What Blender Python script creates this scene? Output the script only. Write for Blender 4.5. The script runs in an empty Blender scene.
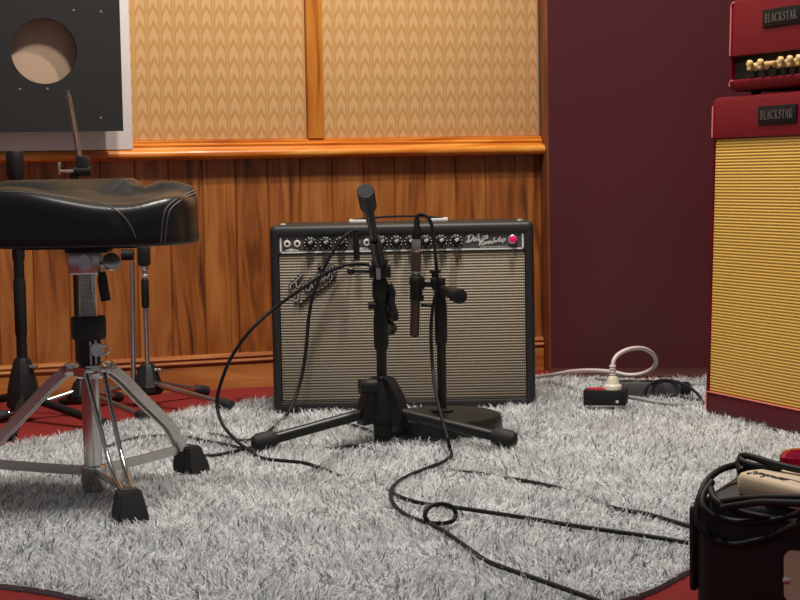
import bpy, bmesh, math, random
import numpy as np
from mathutils import Vector, Matrix
from mathutils.bvhtree import BVHTree
random.seed(7); rng = np.random.default_rng(11)
S = bpy.context.scene; C = S.collection
PI = math.pi
# ------------------------------------------------------------------ camera
FPX = 1700.0; CH = 0.58; PITCH = math.atan(130/FPX); ROLL = math.atan(0.0185)
cF = Vector((0, math.cos(PITCH), -math.sin(PITCH))); cR = Vector((1,0,0)); cU = Vector((0, math.sin(PITCH), math.cos(PITCH)))
iX = cR*math.cos(ROLL) - cU*math.sin(ROLL); iY = cR*math.sin(ROLL) + cU*math.cos(ROLL)
cam = bpy.data.objects.new('camera', bpy.data.cameras.new('camera')); C.objects.link(cam)
cam.data.sensor_width = 36; cam.data.lens = 36*FPX/800; cam.data.clip_start = 0.05
cam.matrix_world = Matrix(((iX.x,iY.x,-cF.x,0),(iX.y,iY.y,-cF.y,0),(iX.z,iY.z,-cF.z,CH),(0,0,0,1)))
S.camera = cam
CAM = Vector((0,0,CH))
def ray(u, v): return iX*(u-400) + iY*(300-v) + cF*FPX
def at(u, v, Y=None, z=None):
    d = ray(u, v); t = Y/d.y if Y is not None else (z-CH)/d.z
    return CAM + d*t
# ------------------------------------------------------------------ world, lights, exposure
w = bpy.data.worlds.new('world'); S.world = w; w.use_nodes = True
w.node_tree.nodes['Background'].inputs[0].default_value = (0.88, 0.92, 1.0, 1); w.node_tree.nodes['Background'].inputs[1].default_value = 0.17
def light(name, kind, loc, energy, color, **k):
    l = bpy.data.lights.new(name, kind); l.energy = energy; l.color = color
    for a, b in k.items(): setattr(l, a, b)
    o = bpy.data.objects.new(name, l); o.location = loc; C.objects.link(o); return o
def aim(o, p): o.rotation_euler = (Vector(p)-o.location).to_track_quat('-Z','Y').to_euler()
l1 = light('ceiling_spot', 'SPOT', (0.35, 3.55, 2.75), 185, (1.0,0.92,0.82), spot_size=math.radians(105), spot_blend=1.0, shadow_soft_size=0.05); aim(l1, (0.05,3.75,0))
l2 = light('ceiling_lamp', 'AREA', (-0.15, 3.05, 2.75), 46, (1.0,0.94,0.86), shape='DISK', size=0.3); aim(l2, (0.0,3.5,0.0))
S.view_settings.view_transform = 'Standard'; S.view_settings.look = 'None'; S.view_settings.gamma = 1; S.view_settings.use_curve_mapping = False
S.view_settings.exposure = 0.0

# ------------------------------------------------------------------ node helpers
class NT:
    def __init__(s, name):
        s.mat = bpy.data.materials.new(name); s.mat.use_nodes = True; s.t = s.mat.node_tree
        s.b = s.t.nodes['Principled BSDF']
    def n(s, typ, **k):
        x = s.t.nodes.new(typ)
        for a, b in k.items(): setattr(x, a, b)
        return x
    def put(s, sock, v):
        if isinstance(v, bpy.types.NodeSocket): s.t.links.new(v, sock)
        else: sock.default_value = v
    def m(s, op, a, b=0.0, c=0.0):
        x = s.n('ShaderNodeMath', operation=op)
        for i, v in enumerate((a, b, c)): s.put(x.inputs[i], v)
        return x.outputs[0]
    def step(s, x, lo, hi):
        r = s.n('ShaderNodeMapRange', interpolation_type='SMOOTHSTEP'); s.put(r.inputs[0], x); s.put(r.inputs[1], lo); s.put(r.inputs[2], hi); return r.outputs[0]
    def mix(s, f, a, b, blend='MIX'):
        x = s.n('ShaderNodeMix', data_type='RGBA', blend_type=blend); s.put(x.inputs[0], f)
        for i, v in ((6, a), (7, b)): s.put(x.inputs[i], v if isinstance(v, bpy.types.NodeSocket) else (*v, 1) if len(v) == 3 else v)
        return x.outputs[2]
    def xyz(s, kind='Object'):
        c = s.n('ShaderNodeTexCoord'); p = s.n('ShaderNodeSeparateXYZ'); s.t.links.new(c.outputs[kind], p.inputs[0])
        return c.outputs[kind], p.outputs[0], p.outputs[1], p.outputs[2]
    def comb(s, a, b, c):
        x = s.n('ShaderNodeCombineXYZ')
        for i, v in enumerate((a, b, c)): s.put(x.inputs[i], v)
        return x.outputs[0]
    def noise(s, vec, scale, detail=3, rough=0.5, dist=0.0):
        x = s.n('ShaderNodeTexNoise'); s.t.links.new(vec, x.inputs['Vector'])
        for k, v in (('Scale',scale),('Detail',detail),('Roughness',rough),('Distortion',dist)): x.inputs[k].default_value = v
        return x.outputs[0]
    def ramp(s, f, stops):
        x = s.n('ShaderNodeValToRGB'); s.put(x.inputs[0], f); e = x.color_ramp.elements
        while len(e) < len(stops): e.new(0.5)
        for el, (p, c) in zip(e, stops): el.position = p; el.color = (*c, 1)
        return x.outputs[0]
    def bump(s, h, strength=0.3, dist=0.002):
        x = s.n('ShaderNodeBump'); s.put(x.inputs['Height'], h); x.inputs['Strength'].default_value = strength; x.inputs['Distance'].default_value = dist
        s.t.links.new(x.outputs[0], s.b.inputs['Normal'])
    def fin(s, color=None, rough=0.5, metal=0.0, spec=0.5, coat=0.0):
        if color is not None: s.put(s.b.inputs['Base Color'], color if isinstance(color, bpy.types.NodeSocket) else (*color, 1))
        s.put(s.b.inputs['Roughness'], rough); s.b.inputs['Metallic'].default_value = metal
        s.b.inputs['Specular IOR Level'].default_value = spec; s.b.inputs['Coat Weight'].default_value = coat; s.b.inputs['Coat Roughness'].default_value = 0.08
        return s.mat
def lin(r, g, b):
    f = lambda c: c/12.92 if c <= .04045 else ((c+.055)/1.055)**2.4
    return (f(r/255), f(g/255), f(b/255))
def simple(name, col, rough=0.5, metal=0.0, spec=0.5, grain=0.10, gscale=60, bump=0.0, coat=0.0):
    t = NT(name); v, x, y, z = t.xyz(); n = t.noise(v, gscale, 4, 0.6)
    c = t.mix(n, tuple(max(0, q*(1-grain)) for q in col), tuple(min(1, q*(1+grain)) for q in col))
    if bump: t.bump(n, bump, 0.001)
    return t.fin(c, rough, metal, spec, coat)
def wood_mat(name, plank=None, x0=0.0, along='z', dark=(150,62,18), mid=(196,100,36), light_=(222,138,60), rough=0.42, knots=False):
    t = NT(name); v, x, y, z = t.xyz()
    if along == 'x': u, l = z, x
    else: u, l = x, z
    d = y
    if plank:
        idx = t.m('FLOOR', t.m('DIVIDE', t.m('SUBTRACT', u, x0), plank))
        wn = t.n('ShaderNodeTexWhiteNoise', noise_dimensions='1D'); t.put(wn.inputs['W'], t.m('ADD', idx, 3.7)); rnd = wn.outputs[0]
    else: rnd = 0.45
    off = t.m('MULTIPLY', rnd, 17.0)
    p = t.comb(t.m('ADD', u, off), d, t.m('ADD', t.m('MULTIPLY', l, 0.16), off))
    warp = t.noise(p, 9.0, 2, 0.5)
    p2 = t.comb(t.m('ADD', t.m('ADD', u, off), t.m('MULTIPLY', warp, 0.16)), d, t.m('ADD', t.m('MULTIPLY', l, 0.075), off))
    rings = t.noise(p2, 42.0, 2, 0.55)
    p3 = t.comb(t.m('ADD', u, off), d, t.m('MULTIPLY', l, 0.02)); fine = t.noise(p3, 420.0, 2, 0.6)
    f = t.m('ADD', t.m('MULTIPLY', rings, 0.8), t.m('MULTIPLY', fine, 0.2))
    if plank: f = t.m('ADD', f, t.m('MULTIPLY', t.m('SUBTRACT', rnd, 0.5), 0.12))
    c = t.ramp(f, [(0.30, lin(*dark)), (0.48, lin(*mid)), (0.70, lin(*light_))])
    if knots:
        vo = t.n('ShaderNodeTexVoronoi', feature='F1'); t.t.links.new(t.comb(t.m('MULTIPLY', u, 5.5), 0.0, t.m('MULTIPLY', l, 2.6)), vo.inputs['Vector']); vo.inputs['Scale'].default_value = 1.0
        k = t.m('SUBTRACT', 1.0, t.step(t.m('ADD', vo.outputs['Distance'], t.m('MULTIPLY', fine, 0.02)), 0.045, 0.085))
        c = t.mix(t.m('MULTIPLY', k, 0.8), c, lin(70,28,10))
    t.bump(f, 0.12, 0.001)
    return t.fin(c, rough, 0, 0.45, 0.15)

# ------------------------------------------------------------------ mesh helpers
def box(bm, c, s, M=None, bev=0.0, seg=2):
    r = bmesh.ops.create_cube(bm, size=1.0); vs = r['verts']
    for v in vs: v.co = Vector((c[0]+v.co.x*s[0], c[1]+v.co.y*s[1], c[2]+v.co.z*s[2]))
    if bev:
        es = list({e for v in vs for e in v.link_edges}); q = bmesh.ops.bevel(bm, geom=es, offset=bev, segments=seg, affect='EDGES', profile=0.5)
        vs = list({v for f in q['faces'] for v in f.verts} | {v for v in vs if v.is_valid})
    if M is not None:
        for v in vs: v.co = M @ v.co
    return vs
def frame_of(d):
    d = d.normalized(); a = Vector((0,0,1)) if abs(d.z) < 0.9 else Vector((1,0,0)); u = d.cross(a).normalized(); return u, d.cross(u).normalized()
def cyl(bm, p0, p1, r0, r1=None, n=20, caps=True, flat=None):
    """flat=(vec, k): squash the section along vec by k"""
    p0 = Vector(p0); p1 = Vector(p1); r1 = r0 if r1 is None else r1; u, v = frame_of(p1-p0); L = []
    for p, r in ((p0, r0), (p1, r1)):
        L.append([bm.verts.new(p + (u*math.cos(2*PI*i/n) + v*math.sin(2*PI*i/n))*r) for i in range(n)])
    for i in range(n): bm.faces.new((L[0][i], L[0][(i+1)%n], L[1][(i+1)%n], L[1][i]))
    if caps: bm.faces.new(L[0][::-1]); bm.faces.new(L[1])
def lathe(bm, prof, p0, axis=(0,0,1), n=28):
    """prof: (radius, height) list along axis from p0; closed with caps when radius > 0"""
    p0 = Vector(p0); ax = Vector(axis).normalized(); u, v = frame_of(ax); L = []
    for r, h in prof: L.append([bm.verts.new(p0 + ax*h + (u*math.cos(2*PI*i/n)+v*math.sin(2*PI*i/n))*max(r,1e-5)) for i in range(n)])
    for a, b in zip(L, L[1:]):
        for i in range(n): bm.faces.new((a[i], a[(i+1)%n], b[(i+1)%n], b[i]))
    bm.faces.new(L[0][::-1]); bm.faces.new(L[-1])
def smooth_pts(pts, k=8, closed=False):
    P = [Vector(p) for p in pts]; n = len(P); out = []
    if n < 3: return P
    rg = range(n) if closed else range(n-1)
    for i in rg:
        a, b, c, d = (P[(i-1)%n], P[i], P[(i+1)%n], P[(i+2)%n]) if closed else (P[max(i-1,0)], P[i], P[i+1], P[min(i+2,n-1)])
        for j in range(k):
            t = j/k; out.append(0.5*((2*b)+(c-a)*t+(2*a-5*b+4*c-d)*t*t+(3*b-a-3*c+d)*t**3))
    if not closed: out.append(P[-1])
    return out
def tube(bm, pts, r, n=10, k=8, closed=False, smooth=True):
    P = smooth_pts(pts, k, closed) if smooth else [Vector(p) for p in pts]
    N = len(P); L = []; up = None
    for i, p in enumerate(P):
        t = (P[(i+1)%N]-P[i-1]) if closed else (P[min(i+1,N-1)]-P[max(i-1,0)])
        t.normalize()
        if up is None: u, v = frame_of(t)
        else:
            u = up - t*up.dot(t); u.normalize(); v = t.cross(u)
        up = u; rr = r(i/(N-1)) if callable(r) else r
        L.append([bm.verts.new(p+(u*math.cos(2*PI*j/n)+v*math.sin(2*PI*j/n))*rr) for j in range(n)])
    pairs = list(zip(L, L[1:])) + ([(L[-1], L[0])] if closed else [])
    for a, b in pairs:
        for j in range(n): bm.faces.new((a[j], a[(j+1)%n], b[(j+1)%n], b[j]))
    if not closed: bm.faces.new(L[0][::-1]); bm.faces.new(L[-1])
def strip_bar(bm, pts, wid, thick, side, k=6):
    """flat bar along pts; side = direction of its width"""
    P = smooth_pts(pts, k); L = []; side = Vector(side).normalized()
    for i, p in enumerate(P):
        t = (P[min(i+1,len(P)-1)]-P[max(i-1,0)]).normalized(); s = (side - t*side.dot(t)).normalized(); u = t.cross(s)
        L.append([bm.verts.new(p+s*a*wid/2+u*b*thick/2) for a, b in ((-1,-1),(1,-1),(1,1),(-1,1))])
    for a, b in zip(L, L[1:]):
        for j in range(4): bm.faces.new((a[j], a[(j+1)%4], b[(j+1)%4], b[j]))
    bm.faces.new(L[0][::-1]); bm.faces.new(L[-1])
def prism(bm, outline, f, d0, d1):
    """outline of 2-D points; f(a,b,d) -> 3-D point"""
    A = [bm.verts.new(f(a,b,d0)) for a, b in outline]; B = [bm.verts.new(f(a,b,d1)) for a, b in outline]; n = len(A)
    for i in range(n): bm.faces.new((A[i], A[(i+1)%n], B[(i+1)%n], B[i]))
    bm.faces.new(A[::-1]); bm.faces.new(B)
def rrect(x0, x1, z0, z1, r, k=5):
    o = []
    for cx, cz, a0 in ((x1-r, z0+r, -90), (x1-r, z1-r, 0), (x0+r, z1-r, 90), (x0+r, z0+r, 180)):
        for i in range(k+1):
            a = math.radians(a0+90*i/k); o.append((cx+r*math.cos(a), cz+r*math.sin(a)))
    return o
def loops(bm, L, close_first=True, close_last=True):
    V = [[bm.verts.new(p) for p in l] for l in L]; n = len(V[0])
    for a, b in zip(V, V[1:]):
        for i in range(n): bm.faces.new((a[i], a[(i+1)%n], b[(i+1)%n], b[i]))
    if close_first: bm.faces.new(V[0][::-1])
    if close_last: bm.faces.new(V[-1])
def obj(name, bm, mat, parent=None, local=False, sharp=40):
    if isinstance(bm, bmesh.types.BMesh):
        bmesh.ops.recalc_face_normals(bm, faces=bm.faces[:]); me = bpy.data.meshes.new(name); bm.to_mesh(me); bm.free()
        me.polygons.foreach_set('use_smooth', [True]*len(me.polygons)); me.set_sharp_from_angle(angle=math.radians(sharp))
    else: me = bm
    me.materials.clear(); me.materials.append(mat); o = bpy.data.objects.new(name, me); C.objects.link(o)
    if parent:
        o.parent = parent
        if not local and parent.parent is None and parent.type == 'EMPTY': o.matrix_parent_inverse = parent.matrix_basis.inverted()
    return o
def tag(o, label, cat, group=None, kind=None):
    o['label'] = label; o['category'] = cat
    if group: o['group'] = group
    if kind: o['kind'] = kind
    return o
def thing(name, label, cat, loc, rotz=0.0, group=None):
    o = bpy.data.objects.new(name, None); C.objects.link(o); o.location = loc; o.rotation_euler = (0,0,rotz); o.empty_display_size = 0.05
    return tag(o, label, cat, group)
def struct(name, bm, mat, M=None):
    o = obj(name, bm, mat); o['kind'] = 'structure'
    if M is not None: o.matrix_world = M
    return o
B = bmesh.new
def text_mesh(txt, size, shear=0.0, bold=0.0, ext=0.0004):
    cu = bpy.data.curves.new('t', 'FONT'); cu.body = txt; cu.size = size; cu.shear = shear; cu.offset = bold; cu.extrude = ext; cu.align_x = 'CENTER'; cu.align_y = 'CENTER'; cu.resolution_u = 3
    o = bpy.data.objects.new('t', cu); C.objects.link(o); dg = bpy.context.evaluated_depsgraph_get(); me = bpy.data.meshes.new_from_object(o.evaluated_get(dg))
    bpy.data.objects.remove(o); return me
def add_text(bm, txt, size, M, **k):
    me = text_mesh(txt, size, **k); me.transform(M); bm.from_mesh(me); bpy.data.meshes.remove(me)
FACE = Matrix(((1,0,0,0),(0,0,-1,0),(0,1,0,0),(0,0,0,1)))      # text xy -> local x,z facing -y
def ribbon(bm, pts, wid, f, k=5, smooth=True, th=0.0006):
    P = [Vector((p[0],p[1],0)) for p in pts]; P = smooth_pts(P, k) if smooth else P; A = []
    for i, p in enumerate(P):
        t = P[min(i+1,len(P)-1)]-P[max(i-1,0)]; t.normalize(); nrm = Vector((-t.y, t.x, 0))*wid/2
        A.append([bm.verts.new(f(q.x,q.y,d)) for q, d in ((p+nrm,0),(p-nrm,0),(p-nrm,th),(p+nrm,th))])
    for a, b in zip(A, A[1:]):
        for j in range(4): bm.faces.new((a[j], a[(j+1)%4], b[(j+1)%4], b[j]))
    bm.faces.new(A[0][::-1]); bm.faces.new(A[-1])
# script alphabet (x-height 1, cap height 2): strokes, advance
SC = {
'D': ([[(.35,1.9),(.2,0.1)],[(-.35,1.5),(0,1.95),(.8,1.95),(1.45,1.4),(1.35,.55),(.7,.02),(-.05,.12),(-.25,.35)]], 1.75),
'R': ([[(.3,1.9),(.1,0)],[(-.35,1.5),(0,1.95),(.7,2.0),(1.15,1.6),(.85,1.1),(.25,.98)],[(.5,1.0),(.9,.4),(1.4,0.0),(1.6,.25)]], 1.65),
'F': ([[(.5,1.8),(.3,.3),(0,-.15),(-.35,.1)],[(-.4,1.4),(-.15,1.85),(.4,1.85),(1.5,2.05)],[(.1,1.0),(1.1,1.12)]], 1.35),
'A': ([[(-.1,0),(.55,1.1),(.95,1.95),(1.1,1.0),(1.2,0)],[(.3,.7),(1.25,.75)]], 1.45),
'S': ([[(1.15,1.7),(.7,2.0),(.3,1.6),(.7,1.1),(.9,.5),(.4,0),(-.1,.3)]], 1.25),
'e': ([[(0,.45),(.45,.6),(.55,.9),(.3,1.0),(.08,.55),(.25,.05),(.6,.1),(.85,.45)]], .8),
'l': ([[(0,.4),(.4,1.3),(.42,1.9),(.22,1.9),(.15,.7),(.3,.03),(.65,.4)]], .6),
'u': ([[(0,.7),(.15,1.0),(.15,.2),(.4,.03),(.7,.4),(.75,1.0)],[(.75,1.0),(.75,.15),(1.0,.1),(1.15,.45)]], 1.1),
'x': ([[(0,.8),(.2,1.0),(.5,.2),(.75,.0),(.95,.3)],[(.75,1.0),(.0,0)]], .9),
'v': ([[(0,.8),(.2,1.0),(.35,.1),(.65,.75),(.75,1.0),(1.0,.85)]], .95),
'r': ([[(0,.4),(.25,1.05),(.3,.85),(.6,.9),(.5,.2),(.7,.05),(.9,.4)]], .85),
'b': ([[(0,.4),(.4,1.4),(.4,1.95),(.22,1.9),(.18,.4),(.4,.03),(.75,.4),(.6,.95),(.9,.85)]], .85),
'm': ([[(0,.7),(.15,1.0),(.15,0)],[(.15,.6),(.4,1.0),(.5,.8),(.5,0)],[(.5,.6),(.8,1.0),(.9,.8),(.9,.15),(1.1,.1),(1.25,.4)]], 1.2),
'n': ([[(0,.7),(.15,1.0),(.15,0)],[(.15,.6),(.5,1.0),(.62,.8),(.62,.15),(.8,.1),(.95,.4)]], .9),
'p': ([[(0,.6),(.2,1.0),(.1,-.8)],[(.17,.7),(.5,1.0),(.75,.6),(.5,.1),(.18,.2)]], .85),
'd': ([[(.65,.8),(.3,1.0),(.05,.5),(.25,.03),(.6,.4),(.85,1.9)],[(.8,1.6),(.7,.2),(.9,.05),(1.1,.4)]], 1.0),
'o': ([[(.4,1.0),(.05,.6),(.3,.03),(.7,.4),(.45,1.0),(.9,.85)]], .85),
'c': ([[(.6,.8),(.35,1.0),(.05,.5),(.3,.03),(.8,.4)]], .7),
't': ([[(.35,1.7),(.2,.3),(.4,.03),(.7,.4)],[(0,1.15),(.7,1.2)]], .6),
'k': ([[(0,.4),(.4,1.5),(.25,1.95),(.15,0)],[(.7,1.0),(.25,.55),(.6,.05),(.9,.35)]], .85),
'w': ([[(0,.8),(.15,1.0),(.25,.1),(.55,.8),(.6,.1),(.95,.8),(.95,1.0),(1.15,.85)]], 1.1),
'a': ([[(.6,.85),(.3,1.0),(.05,.5),(.25,.03),(.6,.5),(.65,.95)],[(.65,.95),(.6,.2),(.8,.05),(1.0,.4)]], .9),
'-': ([[(.1,.55),(.6,.6)]], .7)}
def script(bm, txt, xh, wid, f, shear=0.3, slope=0.0):
    x = 0.0
    for ch in txt:
        st, adv = SC[ch]
        for s in st:
            ribbon(bm, [((x+a+b*shear)*xh, b*xh + slope*(x+a)*xh) for a, b in s], wid*(1.25 if ch.isupper() else 1), f)
        x += adv
    return x*xh
# serif capitals in a 1-high box
def arc(cx, cy, rx, ry, a0, a1, n=8): return [(cx+rx*math.cos(math.radians(a0+(a1-a0)*i/n)), cy+ry*math.sin(math.radians(a0+(a1-a0)*i/n))) for i in range(n+1)]
def se(x, y, w=.13): return [(x-w,y),(x+w,y)]
CAP = {
'B': ([[(.15,0),(.15,1)]], [[(0,1),(.25,1)]+arc(.25,.76,.25,.24,90,-90)+[(.15,.52)], [(.25,.52)]+arc(.27,.26,.3,.26,90,-90)+[(0,0)]], .68),
'L': ([[(.15,0),(.15,1)]], [se(.15,1),[(0,0),(.5,0),(.55,.22)]], .62),
'A': ([[(.36,1),(.62,0)]], [[(.36,1),(.1,0)],[(.18,.35),(.52,.35)],se(.1,0,.1),se(.62,0,.1)], .74),
'C': ([arc(.45,.5,.38,.5,120,240)], [arc(.45,.5,.38,.5,120,40)+[(.75,.98)],arc(.45,.5,.38,.5,240,320)], .82),
'K': ([[(.15,0),(.15,1)],[(.25,.52),(.65,0)]], [[(.15,.42),(.58,1)],se(.15,1),se(.15,0),se(.58,1,.1),se(.66,0,.1)], .78),
'S': ([[(.14,.72),(.25,.58),(.4,.46),(.48,.28)]], [[(.5,.78),(.44,.95),(.28,1),(.15,.88),(.14,.72)],[(.48,.28),(.44,.06),(.28,0),(.12,.06),(.08,.26)]], .6),
'T': ([[(.36,0),(.36,1)]], [[(.02,.8),(.05,1),(.67,1),(.7,.8)],se(.36,0)], .74),
'R': ([[(.15,0),(.15,1)],[(.32,.48),(.64,0)]], [[(0,1),(.26,1)]+arc(.26,.74,.26,.26,90,-90)+[(.15,.48)],se(.15,0),se(.66,0,.08)], .76)}
def caps(bm, txt, h, width, f):
    tot = sum(CAP[c][2] for c in txt) + .1*(len(txt)-1); sx = width/tot; x = -tot/2
    for c in txt:
        th, tn, adv = CAP[c]
        for grp, w_ in ((th, .13), (tn, .065)):
            for s in grp: ribbon(bm, [((x+a)*sx, (b-.5)*h) for a, b in s], w_*h, f, smooth=False)
        x += adv+.1

# ------------------------------------------------------------------ materials
M_plank = wood_mat('varnished_pine_planks', 0.0905, -0.0996, 'z', (84,42,15), (152,86,36), (182,116,56), knots=True)
M_rail = wood_mat('varnished_pine_rail', None, 0, 'x', (170,78,16), (212,120,32), (234,160,66), 0.36)
M_post = wood_mat('varnished_pine_post', None, 0, 'z', (150,74,16), (208,126,42), (226,152,62), 0.45)
M_skirt = wood_mat('varnished_pine_skirting', None, 0, 'x', (128,66,26), (172,102,44), (200,134,72), 0.6)
M_brown = wood_mat('shaded_jamb_wood', None, 0, 'z', (104,56,30), (126,72,42), (144,88,54), 0.5)  # darker than the pine: shade of the unlit jamb face put into the colour
M_black = simple('black_satin_metal', (0.009,0.009,0.009), 0.38, spec=0.4)
M_blackp = simple('black_matte_plastic', (0.010,0.010,0.010), 0.5, spec=0.35, bump=0.1, gscale=300)
M_rubber = simple('black_rubber', (0.014,0.013,0.013), 0.7, bump=0.2, gscale=400)
M_chrome = simple('chrome', (0.62,0.60,0.58), 0.16, 1.0, grain=0.08)
M_steel = simple('brushed_steel', (0.62,0.61,0.60), 0.27, 1.0, grain=0.12)
M_nickel = simple('nickel', (0.85,0.82,0.78), 0.25, 0.8)
M_white = simple('white_paint', (0.80,0.73,0.69), 0.5, grain=0.03)
M_inner = simple('tan_board', lin(192,162,136), 0.7, grain=0.12, gscale=12)
M_dullscrew = simple('dull_screw', (0.12,0.12,0.12), 0.5, 0.6)
M_boardblk = simple('black_painted_board', (0.009,0.0085,0.008), 0.6, grain=0.3, gscale=25)
M_tolex = simple('black_vinyl', (0.015,0.0148,0.0148), 0.5, bump=0.5, gscale=500)
M_cable = simple('black_cable_rubber', (0.009,0.009,0.010), 0.6, spec=0.3)
M_whitec = simple('white_cable', (0.62,0.53,0.50), 0.45)
M_greyc = simple('grey_cable', (0.30,0.29,0.29), 0.5)
M_cream = simple('cream_plastic', (0.72,0.66,0.52), 0.4)
M_print = simple('white_print', (0.8,0.79,0.76), 0.5, grain=0.02)
M_panel = simple('dark_grey_panel', (0.085,0.077,0.074), 0.4)
M_redvinyl = simple('red_vinyl', lin(100,4,27), 0.42, spec=0.25, bump=0.2, gscale=500, grain=0.05)
M_piping = simple('pale_red_piping', lin(222,120,110), 0.35)
M_badge = simple('black_badge', (0.010,0.008,0.008), 0.75, spec=0.2)
M_badget = simple('grey_badge_lettering', (0.15,0.14,0.14), 0.35, 0.3)
M_goldknob = simple('cream_gold_knob', lin(226,190,128), 0.35)
M_redgloss = simple('glossy_red', lin(190,4,58), 0.15, 0.2, coat=0.6)
M_slab = simple('cream_card', lin(232,206,172), 0.55)
M_ink = simple('black_ink', (0.02,0.016,0.014), 0.6)
M_leather = simple('black_leather', (0.015,0.013,0.0125), 0.30, spec=0.4, bump=0.25, gscale=260, grain=0.15)
M_stitch = simple('grey_seam_piping', (0.16,0.15,0.15), 0.5)
M_bronze = simple('dark_bronze', (0.10,0.072,0.058), 0.3, 0.6)
M_caseblk = simple('black_case_vinyl', (0.012,0.011,0.011), 0.6, bump=0.4, gscale=400)
M_tan = simple('tan_leather', lin(238,214,180), 0.5)
M_brownl = simple('dark_brown_leather', (0.035,0.025,0.022), 0.5)
M_socket = simple('red_socket_plastic', lin(190,30,50), 0.4)
def mk_carpet():
    t = NT('red_carpet'); v, x, y, z = t.xyz(); n = t.noise(v, 700, 3, 0.7); n2 = t.noise(v, 3, 3)
    f = t.m('ADD', t.m('MULTIPLY', n, 0.6), t.m('MULTIPLY', n2, 0.4)); c = t.ramp(f, [(0.3, lin(110,35,34)), (0.7, lin(146,50,46))]); t.bump(n, 0.5, 0.003); return t.fin(c, 0.95, 0, 0.1)
M_carpet = mk_carpet()
def mk_wallpaper():
    t = NT('chevron_wall_fabric'); v, x, y, z = t.xyz()
    u = t.m('FRACT', t.m('DIVIDE', x, 0.0357)); a = t.m('MULTIPLY', t.m('ABSOLUTE', t.m('SUBTRACT', u, 0.5)), 2.0)
    n = t.noise(v, 120, 3); n2 = t.noise(t.comb(t.m('MULTIPLY', x, 1.0), 0.0, t.m('MULTIPLY', z, 0.05)), 900, 1)
    q = t.m('FRACT', t.m('ADD', t.m('ADD', t.m('DIVIDE', z, 0.0458), t.m('MULTIPLY', a, 0.75)), t.m('MULTIPLY', n, 0.12)))
    ch = t.m('MULTIPLY', t.step(q, 0.52, 0.64), t.m('SUBTRACT', 1.0, t.step(q, 0.92, 1.0)))
    edge = t.step(a, 0.62, 0.70)
    line = t.m('MULTIPLY', t.step(a, 0.66, 0.72), t.m('SUBTRACT', 1.0, t.step(a, 0.80, 0.86)))
    c = t.mix(ch, lin(232,188,134), lin(212,163,102)); c = t.mix(edge, c, lin(220,173,114)); c = t.mix(t.m('MULTIPLY', line, 0.6), c, lin(206,154,88))
    c = t.mix(t.m('MULTIPLY', n2, 0.22), c, lin(180,132,74)); t.bump(t.m('ADD', n, n2), 0.2, 0.0008); return t.fin(c, 0.85, 0, 0.2)
M_paper = mk_wallpaper()
def mk_grille(name, pitch, lightc, darkc, thr, vpitch, vdark, rough=0.6):
    t = NT(name); v, x, y, z = t.xyz(); n = t.noise(v, 180, 3); n3 = t.noise(v, 7, 2)
    q = t.m('FRACT', t.m('ADD', t.m('DIVIDE', z, pitch), t.m('MULTIPLY', n, 0.15)))
    tri = t.m('MULTIPLY', t.m('ABSOLUTE', t.m('SUBTRACT', q, 0.5)), 2.0)
    dk = t.step(tri, thr, thr+0.2)
    vq = t.m('MULTIPLY', t.m('ABSOLUTE', t.m('SUBTRACT', t.m('FRACT', t.m('DIVIDE', x, vpitch)), 0.5)), 2.0)
    c = t.mix(dk, lin(*lightc), lin(*darkc)); c = t.mix(t.m('MULTIPLY', t.step(vq, 0.55, 0.8), vdark), c, lin(*darkc))
    c = t.mix(t.m('MULTIPLY', n3, 0.25), c, lin(*darkc))
    t.bump(t.m('SUBTRACT', 1.0, tri), 0.6, 0.002); return t.fin(c, rough, 0, 0.3)
M_silver = mk_grille('silver_grille_cloth', 0.0066, (214,198,172), (78,68,59), 0.42, 0.0050, 0.55)
M_gold = mk_grille('gold_grille_cloth', 0.0068, (236,192,98), (164,120,46), 0.56, 0.0042, 0.2)
def mk_redpanel():
    t = NT('glossy_maroon_panel'); v, x, y, z = t.xyz(); n = t.noise(v, 2.0, 2)
    c = t.mix(n, lin(74,32,36), lin(88,38,43)); return t.fin(c, 0.28, 0, 0.4)
M_maroon = mk_redpanel()
def mk_pile():
    t = NT('silver_grey_shag'); g = t.n('ShaderNodeNewGeometry'); v, x, y, z = t.xyz()
    n = t.noise(v, 2.2, 3, 0.6); c1 = t.ramp(g.outputs['Random Per Island'], [(0.0, (0.12,0.13,0.14)), (0.22, (0.48,0.50,0.51)), (0.40, (0.95,0.96,0.96)), (1.0, (0.98,0.985,0.985))])
    c = t.mix(t.step(n, 0.58, 0.75), c1, t.mix(0.35, c1, (0.16,0.18,0.18)))
    t.fin(c, 0.45, 0, 0.5)
    tr = t.n('ShaderNodeBsdfTranslucent'); t.t.links.new(c, tr.inputs[0]); mx = t.n('ShaderNodeMixShader'); mx.inputs[0].default_value = 0.46
    t.t.links.new(t.b.outputs[0], mx.inputs[1]); t.t.links.new(tr.outputs[0], mx.inputs[2]); t.t.links.new(mx.outputs[0], t.t.nodes['Material Output'].inputs[0]); return t.mat
M_pile = mk_pile()
M_back = simple('rug_backing', (0.30,0.31,0.32), 0.9, grain=0.3)

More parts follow.
